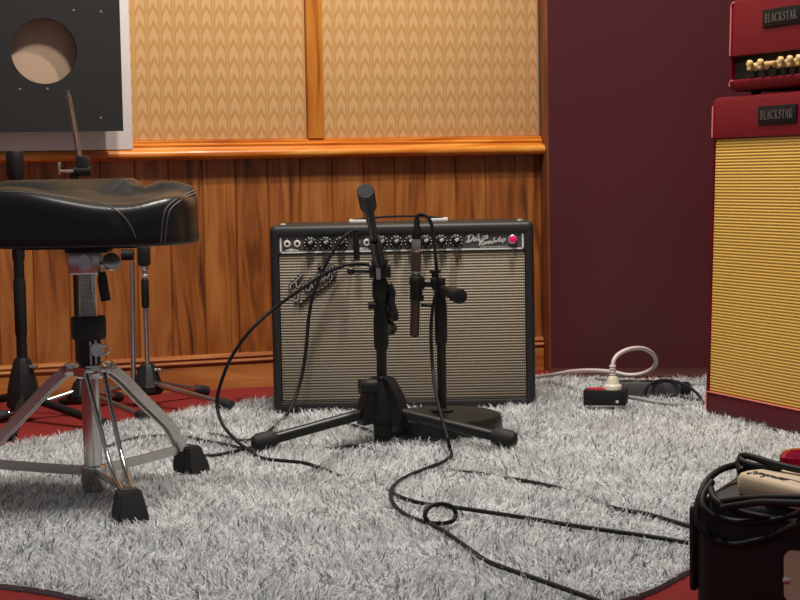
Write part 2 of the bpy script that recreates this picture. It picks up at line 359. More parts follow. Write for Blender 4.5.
# ------------------------------------------------------------------ setting
WT = math.radians(19); WM = Matrix.Translation((0,4.73,0)) @ Matrix.Rotation(WT, 4, 'Z')   # wall frame: x along, -y into the room
def wall_pt(s, d, z): return WM @ Vector((s, -d, z))
SC_ = 0.430                                    # corner of the two walls, along the wood wall
bm = B(); box(bm, (0,2.2,-0.05), (7,7.4,0.1)); struct('floor', bm, M_carpet)
bm = B(); prof = []                            # tongue-and-groove boards
s = -0.0996 - 0.0905*24
prof.append((s, 0))
while s < SC_ - 0.02:
    s2 = min(s+0.0905, SC_)
    prof += [(s+0.003, 0.0), (s2-0.003, 0.0)]
    if s2 < SC_: prof += [(s2, -0.004)]
    s = s2
prof += [(SC_, 0)]
A = [bm.verts.new((x, -d, 0)) for x, d in prof]; Bv = [bm.verts.new((x, -d, 0.66)) for x, d in prof]
for i in range(len(A)-1): bm.faces.new((A[i], A[i+1], Bv[i+1], Bv[i]))
sl = prof[0][0]; b0 = [bm.verts.new((x, 0.03, z)) for x, z in ((sl,0),(SC_,0),(SC_,.66),(sl,.66))]; bm.faces.new(b0)
struct('wall_back', bm, M_plank, WM)
bm = B(); box(bm, ((sl+SC_)/2, 0.03, 1.68), (SC_-sl, 0.03, 2.04)); struct('wall_back_upper', bm, simple('plain_plaster', (0.5,0.42,0.3), 0.9), WM)
def mould(name, pts, x0, x1, mat):
    bm = B(); prism(bm, pts, lambda d, z, x: (x, -d, z), x0, x1); return struct(name, bm, mat, WM)
mould('trim_1', [(0,.617),(.034,.619),(.041,.624),(.043,.631),(.041,.638),(.035,.643),(.024,.645),(.020,.650),(.022,.656),(.018,.659),(.014,.661),(.014,.666),(.010,.669),(0,.669)], sl, SC_-.001, M_rail)
mould('baseboard_back', [(0,0),(.014,0),(.014,.063),(.010,.066),(.010,.069),(.017,.070),(.019,.074),(.017,.078),(.012,.080),(.012,.084),(.016,.086),(.014,.091),(.006,.095),(0,.095)], sl, SC_-.001, M_skirt)
bm = B(); box(bm, (-0.2365, -0.006, 1.392), (0.045, 0.024, 1.446), bev=.003); struct('trim_2', bm, M_post, WM)
# corner post and the right-hand wall
cor = wall_pt(SC_, 0, 0)
bm = B(); box(bm, (SC_+.006, -0.025, 1.25), (0.012, 0.052, 2.5), bev=.001); struct('trim_3', bm, M_brown, WM)
R0 = wall_pt(SC_+.004, 0.050, 0); RT = math.radians(-8); RM = Matrix.Translation(R0) @ Matrix.Rotation(RT, 4, 'Z')
bm = B(); box(bm, (1.0, 0.02, 1.25), (2.0, 0.04, 2.5)); struct('wall_right', bm, M_maroon, RM)
bm = B(); box(bm, (1.0, -0.08, 0.004), (2.0, 0.16, 0.008), bev=.002); struct('trim_4', bm, wood_mat('threshold_wood', None, 0, 'x', (58,28,20), (76,40,30), (92,52,38), 0.5), RM)
# fabric panels
for nm, x0, x1, lab in (('fabric_panel', -1.55, -0.2585, 'chevron patterned beige wall fabric panel left of the wooden upright'), ('fabric_panel', -0.2145, SC_-.002, 'chevron patterned beige wall fabric panel between the upright and the maroon wall')):
    t = thing(nm, lab, 'wall panel', wall_pt((x0+x1)/2, 0, .669), WT, 'fabric wall panels')
    bm = B(); xm = (x1-x0)/2; box(bm, (0, 0.005, 0.60), (x1-x0, 0.016, 1.20), bev=.004)
    o = obj('fabric', bm, M_paper, t, local=True)

# ------------------------------------------------------------------ boxed panel with a round hole, top left
t = thing('wall_box', 'black board with a round hole, mounted in a white frame at upper left', 'wall box', wall_pt(-1.06, 0.03, .646), WT)
bm = B(); L0, R_ = -.34, .319                   # along the wall from the root
def WL(s, z, d): return (s, -d, z)
box(bm, ((L0+R_)/2, 0.008, .275), (R_-L0, 0.024, .55), bev=.002); obj('white_backing', bm, M_white, t, local=True)
bm = B(); bx0, bx1, bz0, bz1 = L0+.03, R_-.036, .047, .53; hx, hz, hr = .089, .249, .082
NP = 64; out = []; inn = []
for i in range(NP):
    a = 2*PI*(i+.5)/NP; c_, s_ = math.cos(a), math.sin(a)
    k = min(((bx1-hx)/c_ if c_ > 0 else (bx0-hx)/c_) if abs(c_) > 1e-6 else 1e9, ((bz1-hz)/s_ if s_ > 0 else (bz0-hz)/s_) if abs(s_) > 1e-6 else 1e9)
    out.append((hx+c_*k, hz+s_*k)); inn.append((hx+c_*hr, hz+s_*hr))
for cx_, cz_ in ((bx0,bz0),(bx1,bz0),(bx1,bz1),(bx0,bz1)):
    j = min(range(NP), key=lambda i: (out[i][0]-cx_)**2+(out[i][1]-cz_)**2); out[j] = (cx_, cz_)
d0, d1 = 0.058, 0.074
loops(bm, [[WL(x,z,d0) for x, z in out], [WL(x,z,d1) for x, z in out], [WL(x,z,d1) for x, z in inn], [WL(x,z,d0) for x, z in inn], [WL(x,z,d0) for x, z in out]], False, False)
bmesh.ops.remove_doubles(bm, verts=bm.verts[:], dist=1e-5); obj('front_board', bm, M_boardblk, t, local=True)
bm = B(); box(bm, ((L0+R_)/2, -.031, .50), (R_-L0-.12, .054, .04)); box(bm, (L0+.05, -.031, .27), (.03, .054, .4)); obj('spacer', bm, M_boardblk, t, local=True)
bm = B(); prism(bm, [(hx+.14*math.cos(2*PI*i/48), hz+.14*math.sin(2*PI*i/48)) for i in range(48)], lambda a, b, d: (a, -d, b), .0195, .0225); obj('inner_panel', bm, M_inner, t, local=True)
for x, z in ((.166,.350),(.235,.347),(.226,.079),(.094,.153),(.026,.152)):
    bm = B(); lathe(bm, [(.0042,0),(.0042,.0015),(.002,.0025)], (x, -d1+.0005, z), (0,-1,0), 12); obj('screw', bm, M_dullscrew, t, local=True)

# ------------------------------------------------------------------ rug
RUG = [(-.88,3.50),(-.72,3.78),(-.52,4.05),(-.30,4.26),(.0,4.42),(.35,4.53),(.7,4.50),(1.0,4.30),(1.2,3.9),(1.15,3.3),(.95,2.85),(.68,2.68),(.43,2.41),(.32,2.25),(.16,2.12),(-.05,2.06),(-.25,2.12),(-.44,2.28),(-.56,2.36),(-.80,2.45),(-1.02,2.68),(-1.12,3.0),(-1.03,3.28)]
rp = [(p.x, p.y) for p in smooth_pts([(a,b,0) for a,b in RUG], 6, True)]
rug = thing('shag_rug', 'silver grey shag rug spread over the red carpet', 'rug', (0.05,3.3,0))
bm = B(); prism(bm, rp, lambda a,b,d: (a,b,d), 0.0, 0.008); obj('backing', bm, M_back, rug)
def rug_blades(n):
    P = np.array(rp); X = rng.uniform(P[:,0].min(), P[:,0].max(), n); Y = rng.uniform(P[:,1].min(), P[:,1].max(), n)
    ins = np.zeros(n, bool); j = len(P)-1
    for i in range(len(P)):
        c = ((P[i,1] > Y) != (P[j,1] > Y)) & (X < (P[j,0]-P[i,0])*(Y-P[i,1])/(P[j,1]-P[i,1]+1e-12)+P[i,0]); ins ^= c; j = i
    for x0,x1,y0,y1 in NOPILE_R: ins &= ~((X>x0)&(X<x1)&(Y>y0)&(Y<y1))
    for cx,cy,r in NOPILE_C: ins &= ~((X-cx)**2+(Y-cy)**2 < r*r)
    for M in NOPILE_M:
        o = M[0]; ax = M[1]; ay = M[2]; u = (X-o[0])*ax[0]+(Y-o[1])*ax[1]; v = (X-o[0])*ay[0]+(Y-o[1])*ay[1]; ins &= ~((u>0)&(u<M[3])&(v>0)&(v<M[4]))
    X, Y = X[ins], Y[ins]; n = len(X)
    def fld(k, seed):
        r = np.random.default_rng(seed); s = np.zeros(n)
        for _ in range(6):
            a = r.uniform(0, 6.28); s += np.sin((X*math.cos(a)+Y*math.sin(a))*k*r.uniform(.6,1.5)+r.uniform(0,6.28))
        return s/2.4
    ang = fld(14, 1)*2.2 + rng.normal(0, 1.1, n) - 0.6
    lean = np.clip(1.0 + 0.25*fld(30, 2) + rng.normal(0, 0.34, n), .05, 1.45)
    h = rng.uniform(.012, .028, n)*(1+.18*fld(22, 3)); wd = rng.uniform(.0007, .0016, n)
    dx, dy = np.cos(ang)*np.sin(lean), np.sin(ang)*np.sin(lean); dz = np.cos(lean)
    fa = rng.uniform(0, 6.28, n); wx, wy = np.cos(fa)*wd, np.sin(fa)*wd
    V = np.zeros((n,5,3))
    mx, my, mz = X+dx*h*.35, Y+dy*h*.35, .006+dz*h*.55+.002
    tx, ty, tz = X+dx*h, Y+dy*h, .006+dz*h*.95
    V[:,0] = np.stack([X-wx, Y-wy, np.full(n,.006)],1); V[:,1] = np.stack([X+wx, Y+wy, np.full(n,.006)],1)
    V[:,2] = np.stack([mx+wx, my+wy, mz],1); V[:,3] = np.stack([mx-wx, my-wy, mz],1); V[:,4] = np.stack([tx, ty, tz],1)
    me = bpy.data.meshes.new('pile'); b = np.arange(n)[:,None]*5
    idx = np.concatenate([b+np.array([[0,1,2,3]]), b+np.array([[3,2,4]])],1).ravel().astype(np.int32)
    me.vertices.add(n*5); me.vertices.foreach_set('co', V.astype(np.float32).ravel())
    me.loops.add(n*7); me.loops.foreach_set('vertex_index', idx)
    me.polygons.add(n*2); st = (np.arange(n)[:,None]*7+np.array([[0,4]])).ravel().astype(np.int32); me.polygons.foreach_set('loop_start', st)
    try: me.polygons.foreach_set('loop_total', np.tile([4,3], n).astype(np.int32))
    except Exception: pass
    me.update(); me.validate(); return me

# ------------------------------------------------------------------ black guitar amp
AW, AH, AD, AY, AX = .622, .4415, .235, 4.0, .007
NOPILE_R = [(AX-AW/2-.004, AX+AW/2+.004, AY-.002, AY+AD+.005)]; NOPILE_C = []; NOPILE_M = []
amp = thing('guitar_amplifier', 'black vinyl combo amp with silver grille cloth standing on the grey rug', 'amplifier', (AX,AY,.013))
def P3(x, z, y): return (x, y, z)
bm = B(); o_ = lambda g, r, y: [(x,y,z) for x, z in rrect(-AW/2+g, AW/2-g, g, AH-g, r)]
ix0, ix1, iz0, iz1 = -AW/2+.0195, AW/2-.0205, .021, AH-.0265
i_ = lambda g, y: [(x,y,z) for x, z in rrect(ix0+g, ix1-g, iz0+g, iz1-g, .004)]
loops(bm, [o_(.004,.011,AD), o_(0,.013,AD-.004), o_(0,.013,.012), o_(.0025,.012,.004), o_(.008,.009,0), i_(-.003,0), i_(0,.002), i_(0,.028)])
obj('cabinet', bm, M_tolex, amp, local=True)
pz0 = iz1-.0395                                  # bottom edge of the control panel
bm = B(); box(bm, ((ix0+ix1)/2, .0135, (iz0+pz0)/2-.001), (ix1-ix0-.002, .014, pz0-iz0-.004), bev=.003); gr = obj('grille_cloth', bm, M_silver, amp, local=True)
bm = B(); box(bm, ((ix0+ix1)/2, .0105, (pz0+iz1)/2), (ix1-ix0-.001, .012, iz1-pz0-.001)); pn = obj('control_panel', bm, M_panel, amp, local=True)
bm = B()
for a, b, c, d in ((ix0+.004, ix1-.004, pz0+.0005, pz0+.0040), (ix0+.004, ix0+.0078, pz0, iz1-.002), (ix1-.0078, ix1-.004, pz0, iz1-.002), (-.1035,-.101,pz0,iz1-.002)):
    box(bm, ((a+b)/2, .0040, (c+d)/2), (b-a, .0022, d-c))
obj('panel_trim', bm, M_print, pn)
kz = (pz0+iz1)/2+.0030
def ax_(u): return (u-403.2)/264.0*.622          # along the panel from the photo
def knob_dial(x):
    bm = B(); lathe(bm, [(.0165,0),(.0163,.003),(.0125,.005),(.0095,.007),(.0088,.018),(.0078,.020),(.0,.020)], (x,.0047,kz), (0,-1,0), 28); k = obj('knob', bm, M_blackp, pn)
    bm = B(); cyl(bm, (x-.002,-.0152,kz+.001), (x+.006,-.0160,kz+.0055), .0042, .0030, 12); obj('knob_cap', bm, M_nickel, k)
    bm = B()
    for i in range(10):
        a = math.radians(-60+i*33); dx, dz = math.cos(a)*.0135, math.sin(a)*.0135; box(bm, (x+dx,-.0002,kz+dz), (.0024,.0010,.0024), bev=.0003)
    obj('dial_mark', bm, M_print, k)
for u in (311.5,327,342.5,383,397.5,412,427,442.3,457.5): knob_dial(ax_(u))
for u in (288.5,298.5,358,368):
    x = ax_(u); bm = B(); lathe(bm, [(.0084,0),(.0084,.002),(.0072,.004),(.0040,.0042),(.0036,-.002)], (x,.0047,kz), (0,-1,0), 20); j = obj('input_jack', bm, M_white, pn)
    bm = B(); lathe(bm, [(.0038,0),(.0038,.0006)], (x,.0017,kz), (0,-1,0), 14); obj('jack_hole', bm, M_ink, j)
T = lambda x, z: Matrix.Translation((x,.0038,z)) @ FACE
words = [('NORMAL',.0074,293.5,.0078),('VIBRATO',.0074,363,.0078),('FENDER MUSICAL INSTRUMENTS',.0044,495,.0070)]
words += [(s_,.0046,u,.0062) for u, s_ in zip((311.5,327,342.5,383,397.5,412,427,442.3,457.5), 'VOLUME TREBLE BASS VOLUME TREBLE BASS REVERB SPEED INTENSITY'.split())]
for tx, sz, u, dz in words:
    bm = B(); add_text(bm, tx, sz, T(ax_(u), pz0+dz), bold=.0005 if sz > .007 else 0); obj('panel_lettering', bm, M_print, pn)
for u in (288.5,298.5,358,368):
    bm = B(); box(bm, (ax_(u),.0042,kz+.0115), (.0012,.0012,.005)); obj('jack_mark', bm, M_print, pn)
bm = B(); f0 = lambda x0, z0: (lambda a, b, d: (x0+a, .0038-d, z0+b))
script(bm, 'Deluxe', .0082, .0025, f0(ax_(468.0), pz0+.0190), .35, .16); script(bm, 'Reverb-Amp', .0062, .0021, f0(ax_(479.8), pz0+.0105), .35, .16)
obj('script_logo', bm, M_print, pn)
bm = B(); lathe(bm, [(.0105,0),(.0105,.004),(.0085,.006),(.0075,.004)], (ax_(513.8),.0047,kz+.001), (0,-1,0), 24); jw = obj('pilot_light_ring', bm, M_nickel, pn)
tj = NT('pink_pilot_jewel'); tj.b.inputs['Emission Color'].default_value = (*lin(235,20,110), 1); tj.b.inputs['Emission Strength'].default_value = 0.22; tj.fin(lin(225,20,100), 0.15, 0, 0.6)
bm = B(); lathe(bm, [(.0088,0),(.0080,.005),(.005,.0085),(0,.0098)], (ax_(514.3),.0008,kz+.001), (0,-1,0), 8); obj('pilot_jewel', bm, tj.mat, jw, sharp=15)
# script badge on the grille, climbing to the right
bm = B(); rb = math.radians(31); bx_, bz_ = ax_(297.5), .432-.0027-(0) - .0
def fb(a, b, d):
    c_, s_ = math.cos(rb), math.sin(rb); return (ax_(297)+a*c_-b*s_, .0060-d*6, .268+a*s_+b*c_)
wL = script(bm, 'Fender', .0200, .0062, fb, .25, .05); ribbon(bm, [(-.004,-.016),(.03,-.012),(.075,-.012),(.105,-.004)], .004, fb)
lg = obj('badge_lettering', bm, M_blackp, gr)
bm = B(); fb2 = lambda a, b, d: (lambda p: (p[0], p[1]-.0038, p[2]))(fb(a, b, d*.3)); script(bm, 'Fender', .0200, .0030, fb2, .25, .05); obj('badge_highlight', bm, M_nickel, lg)
# handle and corner screws
for u in (358.5, 442):
    x = ax_(u); bm = B(); box(bm, (x, .11, AH+.004), (.042, .024, .010), bev=.003); obj('handle_cap', bm, M_print, amp, local=True)
bm = B(); strip_bar(bm, [(ax_(352),.11,AH+.006),(ax_(372),.11,AH+.011),(ax_(400),.11,AH+.014),(ax_(428),.11,AH+.012),(ax_(447),.11,AH+.006)], .022, .005, (0,1,0)); obj('handle', bm, M_tolex, amp, local=True)
for x in (-.282, .282):
    bm = B(); lathe(bm, [(.008,-.002),(.008,.001),(.004,.004)], (x,.05,AH), (0,0,1), 14); obj('top_screw', bm, M_nickel, amp, local=True)

# ------------------------------------------------------------------ red stack
PH = math.radians(67.7); K0 = Vector((.688,3.856,.012)); LEAN = .034
def redroot(name, lab, cat, p, grp): return thing(name, lab, cat, p, -PH, grp)
def KM(W, H, D, g, r, y): return [(x, y+z*LEAN, z) for x, z in rrect(g, W-g, g, H-g, r)]
CW, CHh, CD = .54, .718, .29
cab = redroot('speaker_cabinet', 'tall red speaker cabinet with gold grille cloth standing on the rug edge', 'speaker cabinet', K0, None)
ax2 = (math.cos(PH), -math.sin(PH)); ay2 = (math.sin(PH), math.cos(PH))
NOPILE_M.append(((K0.x,K0.y), ax2, ay2, CW, CD+.02))
bm = B(); D_ = CD
gx0, gx1, gz0, gz1 = .016, CW-.016, .052, CHh-.094
inn = lambda g, y: [(x, y+z*LEAN, z) for x, z in rrect(gx0+g, gx1-g, gz0+g, gz1-g, .003)]
loops(bm, [[(x,D_+.02,z) for x, z in rrect(.004, CW-.004, .004, CHh-.004, .014)], [(x,D_+.02-.004,z) for x, z in rrect(0, CW, 0, CHh, .016)], KM(CW,CHh,D_,0,.016,.014), KM(CW,CHh,D_,.003,.015,.005), KM(CW,CHh,D_,.012,.010,0), inn(-.003,0), inn(0,.003), inn(0,.016)])
obj('cabinet', bm, M_redvinyl, cab, local=True)
bm = B(); q = [(x, z) for x, z in rrect(gx0+.001, gx1-.001, gz0+.001, gz1-.001, .003)]
loops(bm, [[(x,.020+z*LEAN,z) for x,z in q], [(x,.006+z*LEAN,z) for x,z in q]]); obj('grille_cloth', bm, M_gold, cab, local=True)
bm = B(); tube(bm, [(gx0-.004, z*LEAN-.001, z) for z in (gz1+.004, gz1+.04, CHh-.02)], .0022, 8); obj('piping', bm, M_piping, cab, local=True); bm = B(); tube(bm, [(gx0-.002, z*LEAN-.001, z) for z in (.012,.03,gz0)]+[(gx0+.01, gz0*LEAN-.001, gz0+.001),(gx1, gz0*LEAN-.001, gz0+.001)], .0020, 8, smooth=False)
obj('piping', bm, M_piping, cab, local=True)
def badge(par, xc, zc, wb, hb, y0):
    bm = B(); box(bm, (xc, y0+zc*LEAN-.002, zc), (wb, .004, hb), bev=.001); b = obj('badge', bm, M_badge, par, local=True)
    bm = B(); caps(bm, 'BLACKSTAR', hb*.46, wb*.84, lambda a, b_, d: (xc+a, y0-.0042-d+(zc+b_)*LEAN, zc+b_)); obj('badge_lettering', bm, M_badget, b)
badge(cab, .262, CHh-.047, .138, .039, 0)
HW, HH, HD = .445, .205, .21; HB = CHh+.009
hp = Matrix.Translation(K0) @ Matrix.Rotation(-PH,4,'Z') @ Vector((.058, HB*LEAN+.004, HB))
head = redroot('amplifier_head', 'small red amplifier head with cream knobs sitting on the red cabinet', 'amplifier', hp, None)
bm = B(); ox = lambda g, r, y, lean=True: [(x, y+(z*LEAN if lean else 0), z) for x, z in rrect(g, HW-g, g, HH-g, r)]
px0, px1, pz_0, pz_1 = .014, HW-.014, .026, .076
io = lambda g, y: [(x, y+z*LEAN, z) for x, z in rrect(px0+g, px1-g, pz_0+g, pz_1-g, .003)]
loops(bm, [ox(.004,.02,HD+.01,False), ox(0,.022,HD+.006,False), ox(0,.022,.012), ox(.003,.02,.004), ox(.010,.014,0), io(-.003,0), io(0,.003), io(0,.02)]); obj('cabinet', bm, M_redvinyl, head, local=True)
bm = B(); box(bm, ((px0+px1)/2, .018, (pz_0+pz_1)/2), (px1-px0-.002, .012, pz_1-pz_0-.002)); hpn = obj('control_panel', bm, M_badge, head, local=True)
bm = B(); tube(bm, [(.012, z*LEAN-.0012, z) for z in (.080,.13,.17,.190)]+[(.020,.198*LEAN-.0012,.1965)], .0020, 8); obj('piping', bm, M_piping, head, local=True); bm = B(); tube(bm, [(.024,.0,.0245),(.013,0,.022),(.012,0,.012)], .0018, 8); obj('piping', bm, M_piping, head, local=True)
def kt(u): return ((u-400)/1700*3.805 - hp.x)/(math.cos(PH)+math.sin(PH)*(u-400)/1700)
for i, u in enumerate((749,759.5,770.5,779.5,788.5,797.5,807,817)):
    x = kt(u)+.020; zc = .051
    bm = B()
    lathe(bm, [(.010,0),(.0095,.004),(.0075,.006),(.0065,.014),(.0,.015)], (x,.0135,zc), (0,-1,0), 20)
    if i == 2: box(bm, (x,-.006,zc+.002), (.030,.012,.009), bev=.003)
    else: lathe(bm, [(.005,0),(.0082,.003),(.0082,.009),(.005,.012)], (x,.001,zc+.006), (0,-1,0), 14); box(bm, (x,-.004,zc-.004), (.012,.012,.010), bev=.003)
    obj('knob', bm, M_goldknob, hpn)
badge(head, kt(764)+.069, .150, .136, .038, 0)
for x in (.04, HW-.04):
    for y in (.05, HD-.03):
        bm = B(); lathe(bm, [(.010,-.0088),(.012,.0005)], (x,y,0)); obj('foot', bm, M_rubber, head, local=True)

# ------------------------------------------------------------------ microphones, stands
def part_cyl(name, root, segs, mat, n=20):
    bm = B()
    for p0, p1, r0, r1 in segs: cyl(bm, p0, p1, r0, r1, n)
    return obj(name, bm, mat, root)
def V(u, v, Y): return at(u, v, Y=Y)
# front boom stand
FS = Vector((-.041,3.53,.012))
fs = thing('boom_microphone_stand', 'black tripod boom stand with a raised counterweight, in front of the black amp', 'microphone stand', FS)
def pol(u, v): return at(u, v, Y=FS.y)
zt = lambda v, u=380: at(u, v, Y=FS.y).z
X_, Y_ = FS.x, FS.y
for fx, fy in ((-.281,3.421),(.206,3.402),(-.03,3.80)):
    d = Vector((fx-X_, fy-Y_, 0)).normalized(); p0 = Vector((X_,Y_,.078)) + d*.03; p1 = Vector((fx,fy,.036))
    bm = B(); cyl(bm, p0, p1, .0115, .0115); lg = obj('leg', bm, M_black, fs)
    bm = B(); q = (p1-p0).normalized(); lathe(bm, [(.012,-.028),(.0175,-.02),(.0195,0),(.0195,.012),(.016,.022),(.008,.026)], p1, q, 20); obj('rubber_foot', bm, M_rubber, lg)
bm = B(); lathe(bm, [(.017,.016),(.019,.022),(.020,.050),(.030,.062),(.036,.074),(.035,.09),(.030,.115),(.022,.140),(.017,.150),(.014,.152)], (X_,Y_,0)); 
for fx, fy in ((-.281,3.421),(.206,3.402),(-.03,3.80)):
    d = Vector((fx-X_, fy-Y_, 0)).normalized(); s_ = Vector((-d.y,d.x,0))
    prism(bm, [(.0,.060),(.050,.052),(.054,.074),(.044,.108),(.022,.146),(0,.152)], lambda a, b, w_: Vector((X_,Y_,0))+d*a+s_*w_+Vector((0,0,b)), -.018, .018)
hub = obj('tripod_hub', bm, M_blackp, fs, sharp=65)
bm = B(); cyl(bm, (X_-.012,Y_-.03,.135), (X_-.046,Y_-.04,.135), .014, .016); obj('hub_knob', bm, M_blackp, hub)
bm = B(); lathe(bm, [(.016,.012),(.018,.02),(.018,.05)], (X_,Y_-.006,0)); obj('pole_foot', bm, M_rubber, fs)
part_cyl('pole', fs, [((X_,Y_,.05),(X_,Y_,zt(268)),.0105,.0105)], M_black)
bm = B(); lathe(bm, [(.0125,zt(350)),(.0155,zt(344)),(.0155,zt(318)),(.0135,zt(315)),(.0135,zt(300)),(.0165,zt(296)),(.0165,zt(282)),(.0125,zt(278))], (X_,Y_,0)); sl_ = obj('height_clutch', bm, M_blackp, fs)
bm = B(); cyl(bm, (X_-.008,Y_-.01,zt(305)), (X_-.025,Y_-.012,zt(305)), .007, .008); obj('clutch_knob', bm, M_blackp, sl_)
bm = B(); ck = pol(380,268); box(bm, ck, (.036,.04,.042), bev=.008); cyl(bm, ck+Vector((-.022,0,-.002)), ck+Vector((.022,0,-.002)), .019, .019); 
tube(bm, [pol(389,284),pol(392,292),pol(391,302),pol(394,312),pol(396,320)], lambda t: .006+.003*math.sin(t*PI), 10); box(bm, pol(393,314), (.022,.016,.020), bev=.006); box(bm, pol(390,288), (.014,.014,.018), bev=.004)
bc = obj('boom_clutch', bm, M_blackp, fs)
bm = B(); cyl(bm, ck+Vector((-.018,-.012,-.005)), pol(353,270.5)+Vector((0,-.01,0)), .0045, .0045); lathe(bm, [(.004,-.004),(.008,0),(.008,.008),(.004,.012)], pol(353,270.5)+Vector((0,-.01,0)), (-1,0,0), 12); obj('clutch_lever', bm, M_black, bc)
bm = B(); strip_bar(bm, [ck+Vector((-.004,-.024,.022)), ck+Vector((-.003,-.025,-.022))], .009, .003, (1,0,0)); obj('clutch_plate', bm, M_steel, bc)
w0 = V(365.5,191,3.24); bd = (ck-w0).normalized(); bend = ck + bd*.27
bm = B(); cyl(bm, w0+bd*.03, bend, .0085, .0085); cyl(bm, w0+bd*.20, ck+bd*.03, .0125,.0125); bo = obj('boom_arm', bm, M_black, fs)
bm = B(); lathe(bm, [(.0155,0),(.0166,.0012),(.0166,.006),(.0165,.060),(.012,.075),(.009,.085)], w0, bd, 28); obj('counterweight', bm, M_blackp, bo)
NOPILE_C += [(X_,Y_-.006,.018)]
# microphone on the boom
mp = bend + Vector((-.004, 0.006, -.016))
m1 = thing('microphone', 'black microphone behind the tripod boom stand, aimed at the amp grille', 'microphone', mp, 0, None)
bm = B(); md = Vector((.05,1,-.10)).normalized(); lathe(bm, [(.008,-.10),(.010,-.095),(.011,-.02),(.015,.02),(.017,.03),(.017,.05),(.012,.062),(.003,.066)], mp, md, 24); mb_ = obj('body', bm, M_blackp, m1)
bm = B(); lathe(bm, [(.0085,-.012),(.0095,-.008),(.0095,.030),(.006,.045)][::1], mp-md*.10, -md, 16); obj('cable_plug', bm, M_black, m1)
bm = B(); cyl(bm, bend-bd*.004, mp+Vector((0,0,.004)), .007, .007); box(bm, mp, (.030,.03,.026), bev=.006); obj('clip', bm, M_black, m1)
# round-base stand
DX, DY = .087, 3.645
ds = thing('round_base_microphone_stand', 'short black microphone stand with a round weighted base, right of the tripod boom stand', 'microphone stand', (DX,DY,.010))
bm = B(); lathe(bm, [(.120,.012),(.127,.016),(.129,.024),(.129,.044),(.126,.051),(.118,.054),(.02,.058)], (DX,DY,0), n=64); lathe(bm, [(.024,.057),(.024,.062),(.013,.066)], (DX,DY,0)); obj('base', bm, M_black, ds)
NOPILE_C += [(DX,DY,.131)]
zd = lambda v, u=440: at(u, v, Y=DY).z
part_cyl('pole', ds, [((DX,DY,.05),(DX,DY,zd(300)),.0098,.0098)], M_black)
bm = B(); lathe(bm, [(.011,zd(345)),(.0135,zd(340)),(.0135,zd(304)),(.0115,zd(299)),(.0115,zd(278))], (DX,DY,0)); sl2 = obj('height_clutch', bm, M_blackp, ds)
e1 = V(460,296.5,DY-.13); s0 = V(441,289,DY); 
bm = B(); dv = (e1-s0).normalized(); cyl(bm, s0-dv*.02, e1-dv*.004, .0105, .0115); tb = obj('short_boom', bm, M_black, ds)
bm = B(); lathe(bm, [(.011,-.06),(.0125,-.055),(.0155,-.030),(.0160,0),(.013,.002)], e1, dv, 28); obj('boom_end_cap', bm, M_blackp, tb)
bm = B(); c2 = V(438,284,DY); box(bm, c2, (.026,.03,.03), bev=.006); cyl(bm, V(435,272,DY), V(435,285,DY), .008, .007); box(bm, V(435,271.5,DY), (.024,.010,.007), bev=.002); box(bm, V(435,280,DY), (.020,.02,.012), bev=.003); obj('boom_clamp', bm, M_blackp, ds)
bm = B(); cyl(bm, V(438,284,DY), V(423,283,DY), .0085,.0075); obj('clip_arm', bm, M_black, ds); bm = B(); cyl(bm, V(437,306,DY), V(421,305,DY), .004,.004); obj('clip_arm', bm, M_black, ds)
# side microphone hung vertically in the clip
MY = DY-.005
m2 = thing('microphone', 'slim bronze microphone held upright in the clip of the round-base stand', 'microphone', V(415,336,MY), 0, None)
zz = lambda v, u=416: at(u, v, Y=MY)
bm = B(); a0, a1 = zz(337,414.5), zz(239,416.5); axm = (a1-a0).normalized(); Lm = (a1-a0).length
lathe(bm, [(.006,0),(.0095,.003),(.0100,.01),(.0100,.07),(.0105,.075),(.0105,Lm-.035),(.0095,Lm-.03),(.0090,Lm)], a0, axm, 24); bd2 = obj('body', bm, M_bronze, m2)
bm = B(); lathe(bm, [(.0102,Lm-.075),(.0107,Lm-.074),(.0107,Lm-.070),(.0102,Lm-.069)], a0, axm, 24); obj('collar', bm, M_steel, m2); bm = B(); lathe(bm, [(.0095,Lm-.028),(.0100,Lm-.026),(.0100,Lm-.004),(.009,Lm)], a0, axm, 24); obj('collar', bm, M_steel, m2)
bm = B(); lathe(bm, [(.0098,0),(.0105,.003),(.0100,.018),(.0068,.026),(.0060,.040),(.004,.046)], a1, axm, 20); obj('cable_plug', bm, M_black, m2)
bm = B(); lathe(bm, [(.0118,0),(.0135,.003),(.0135,.030),(.0150,.034),(.0150,.048),(.0130,.051)], zz(300), axm, 24); box(bm, zz(283,421.5), (.014,.018,.026), bev=.004); box(bm, zz(298,421), (.012,.014,.014), bev=.003); obj('clip', bm, M_blackp, m2)

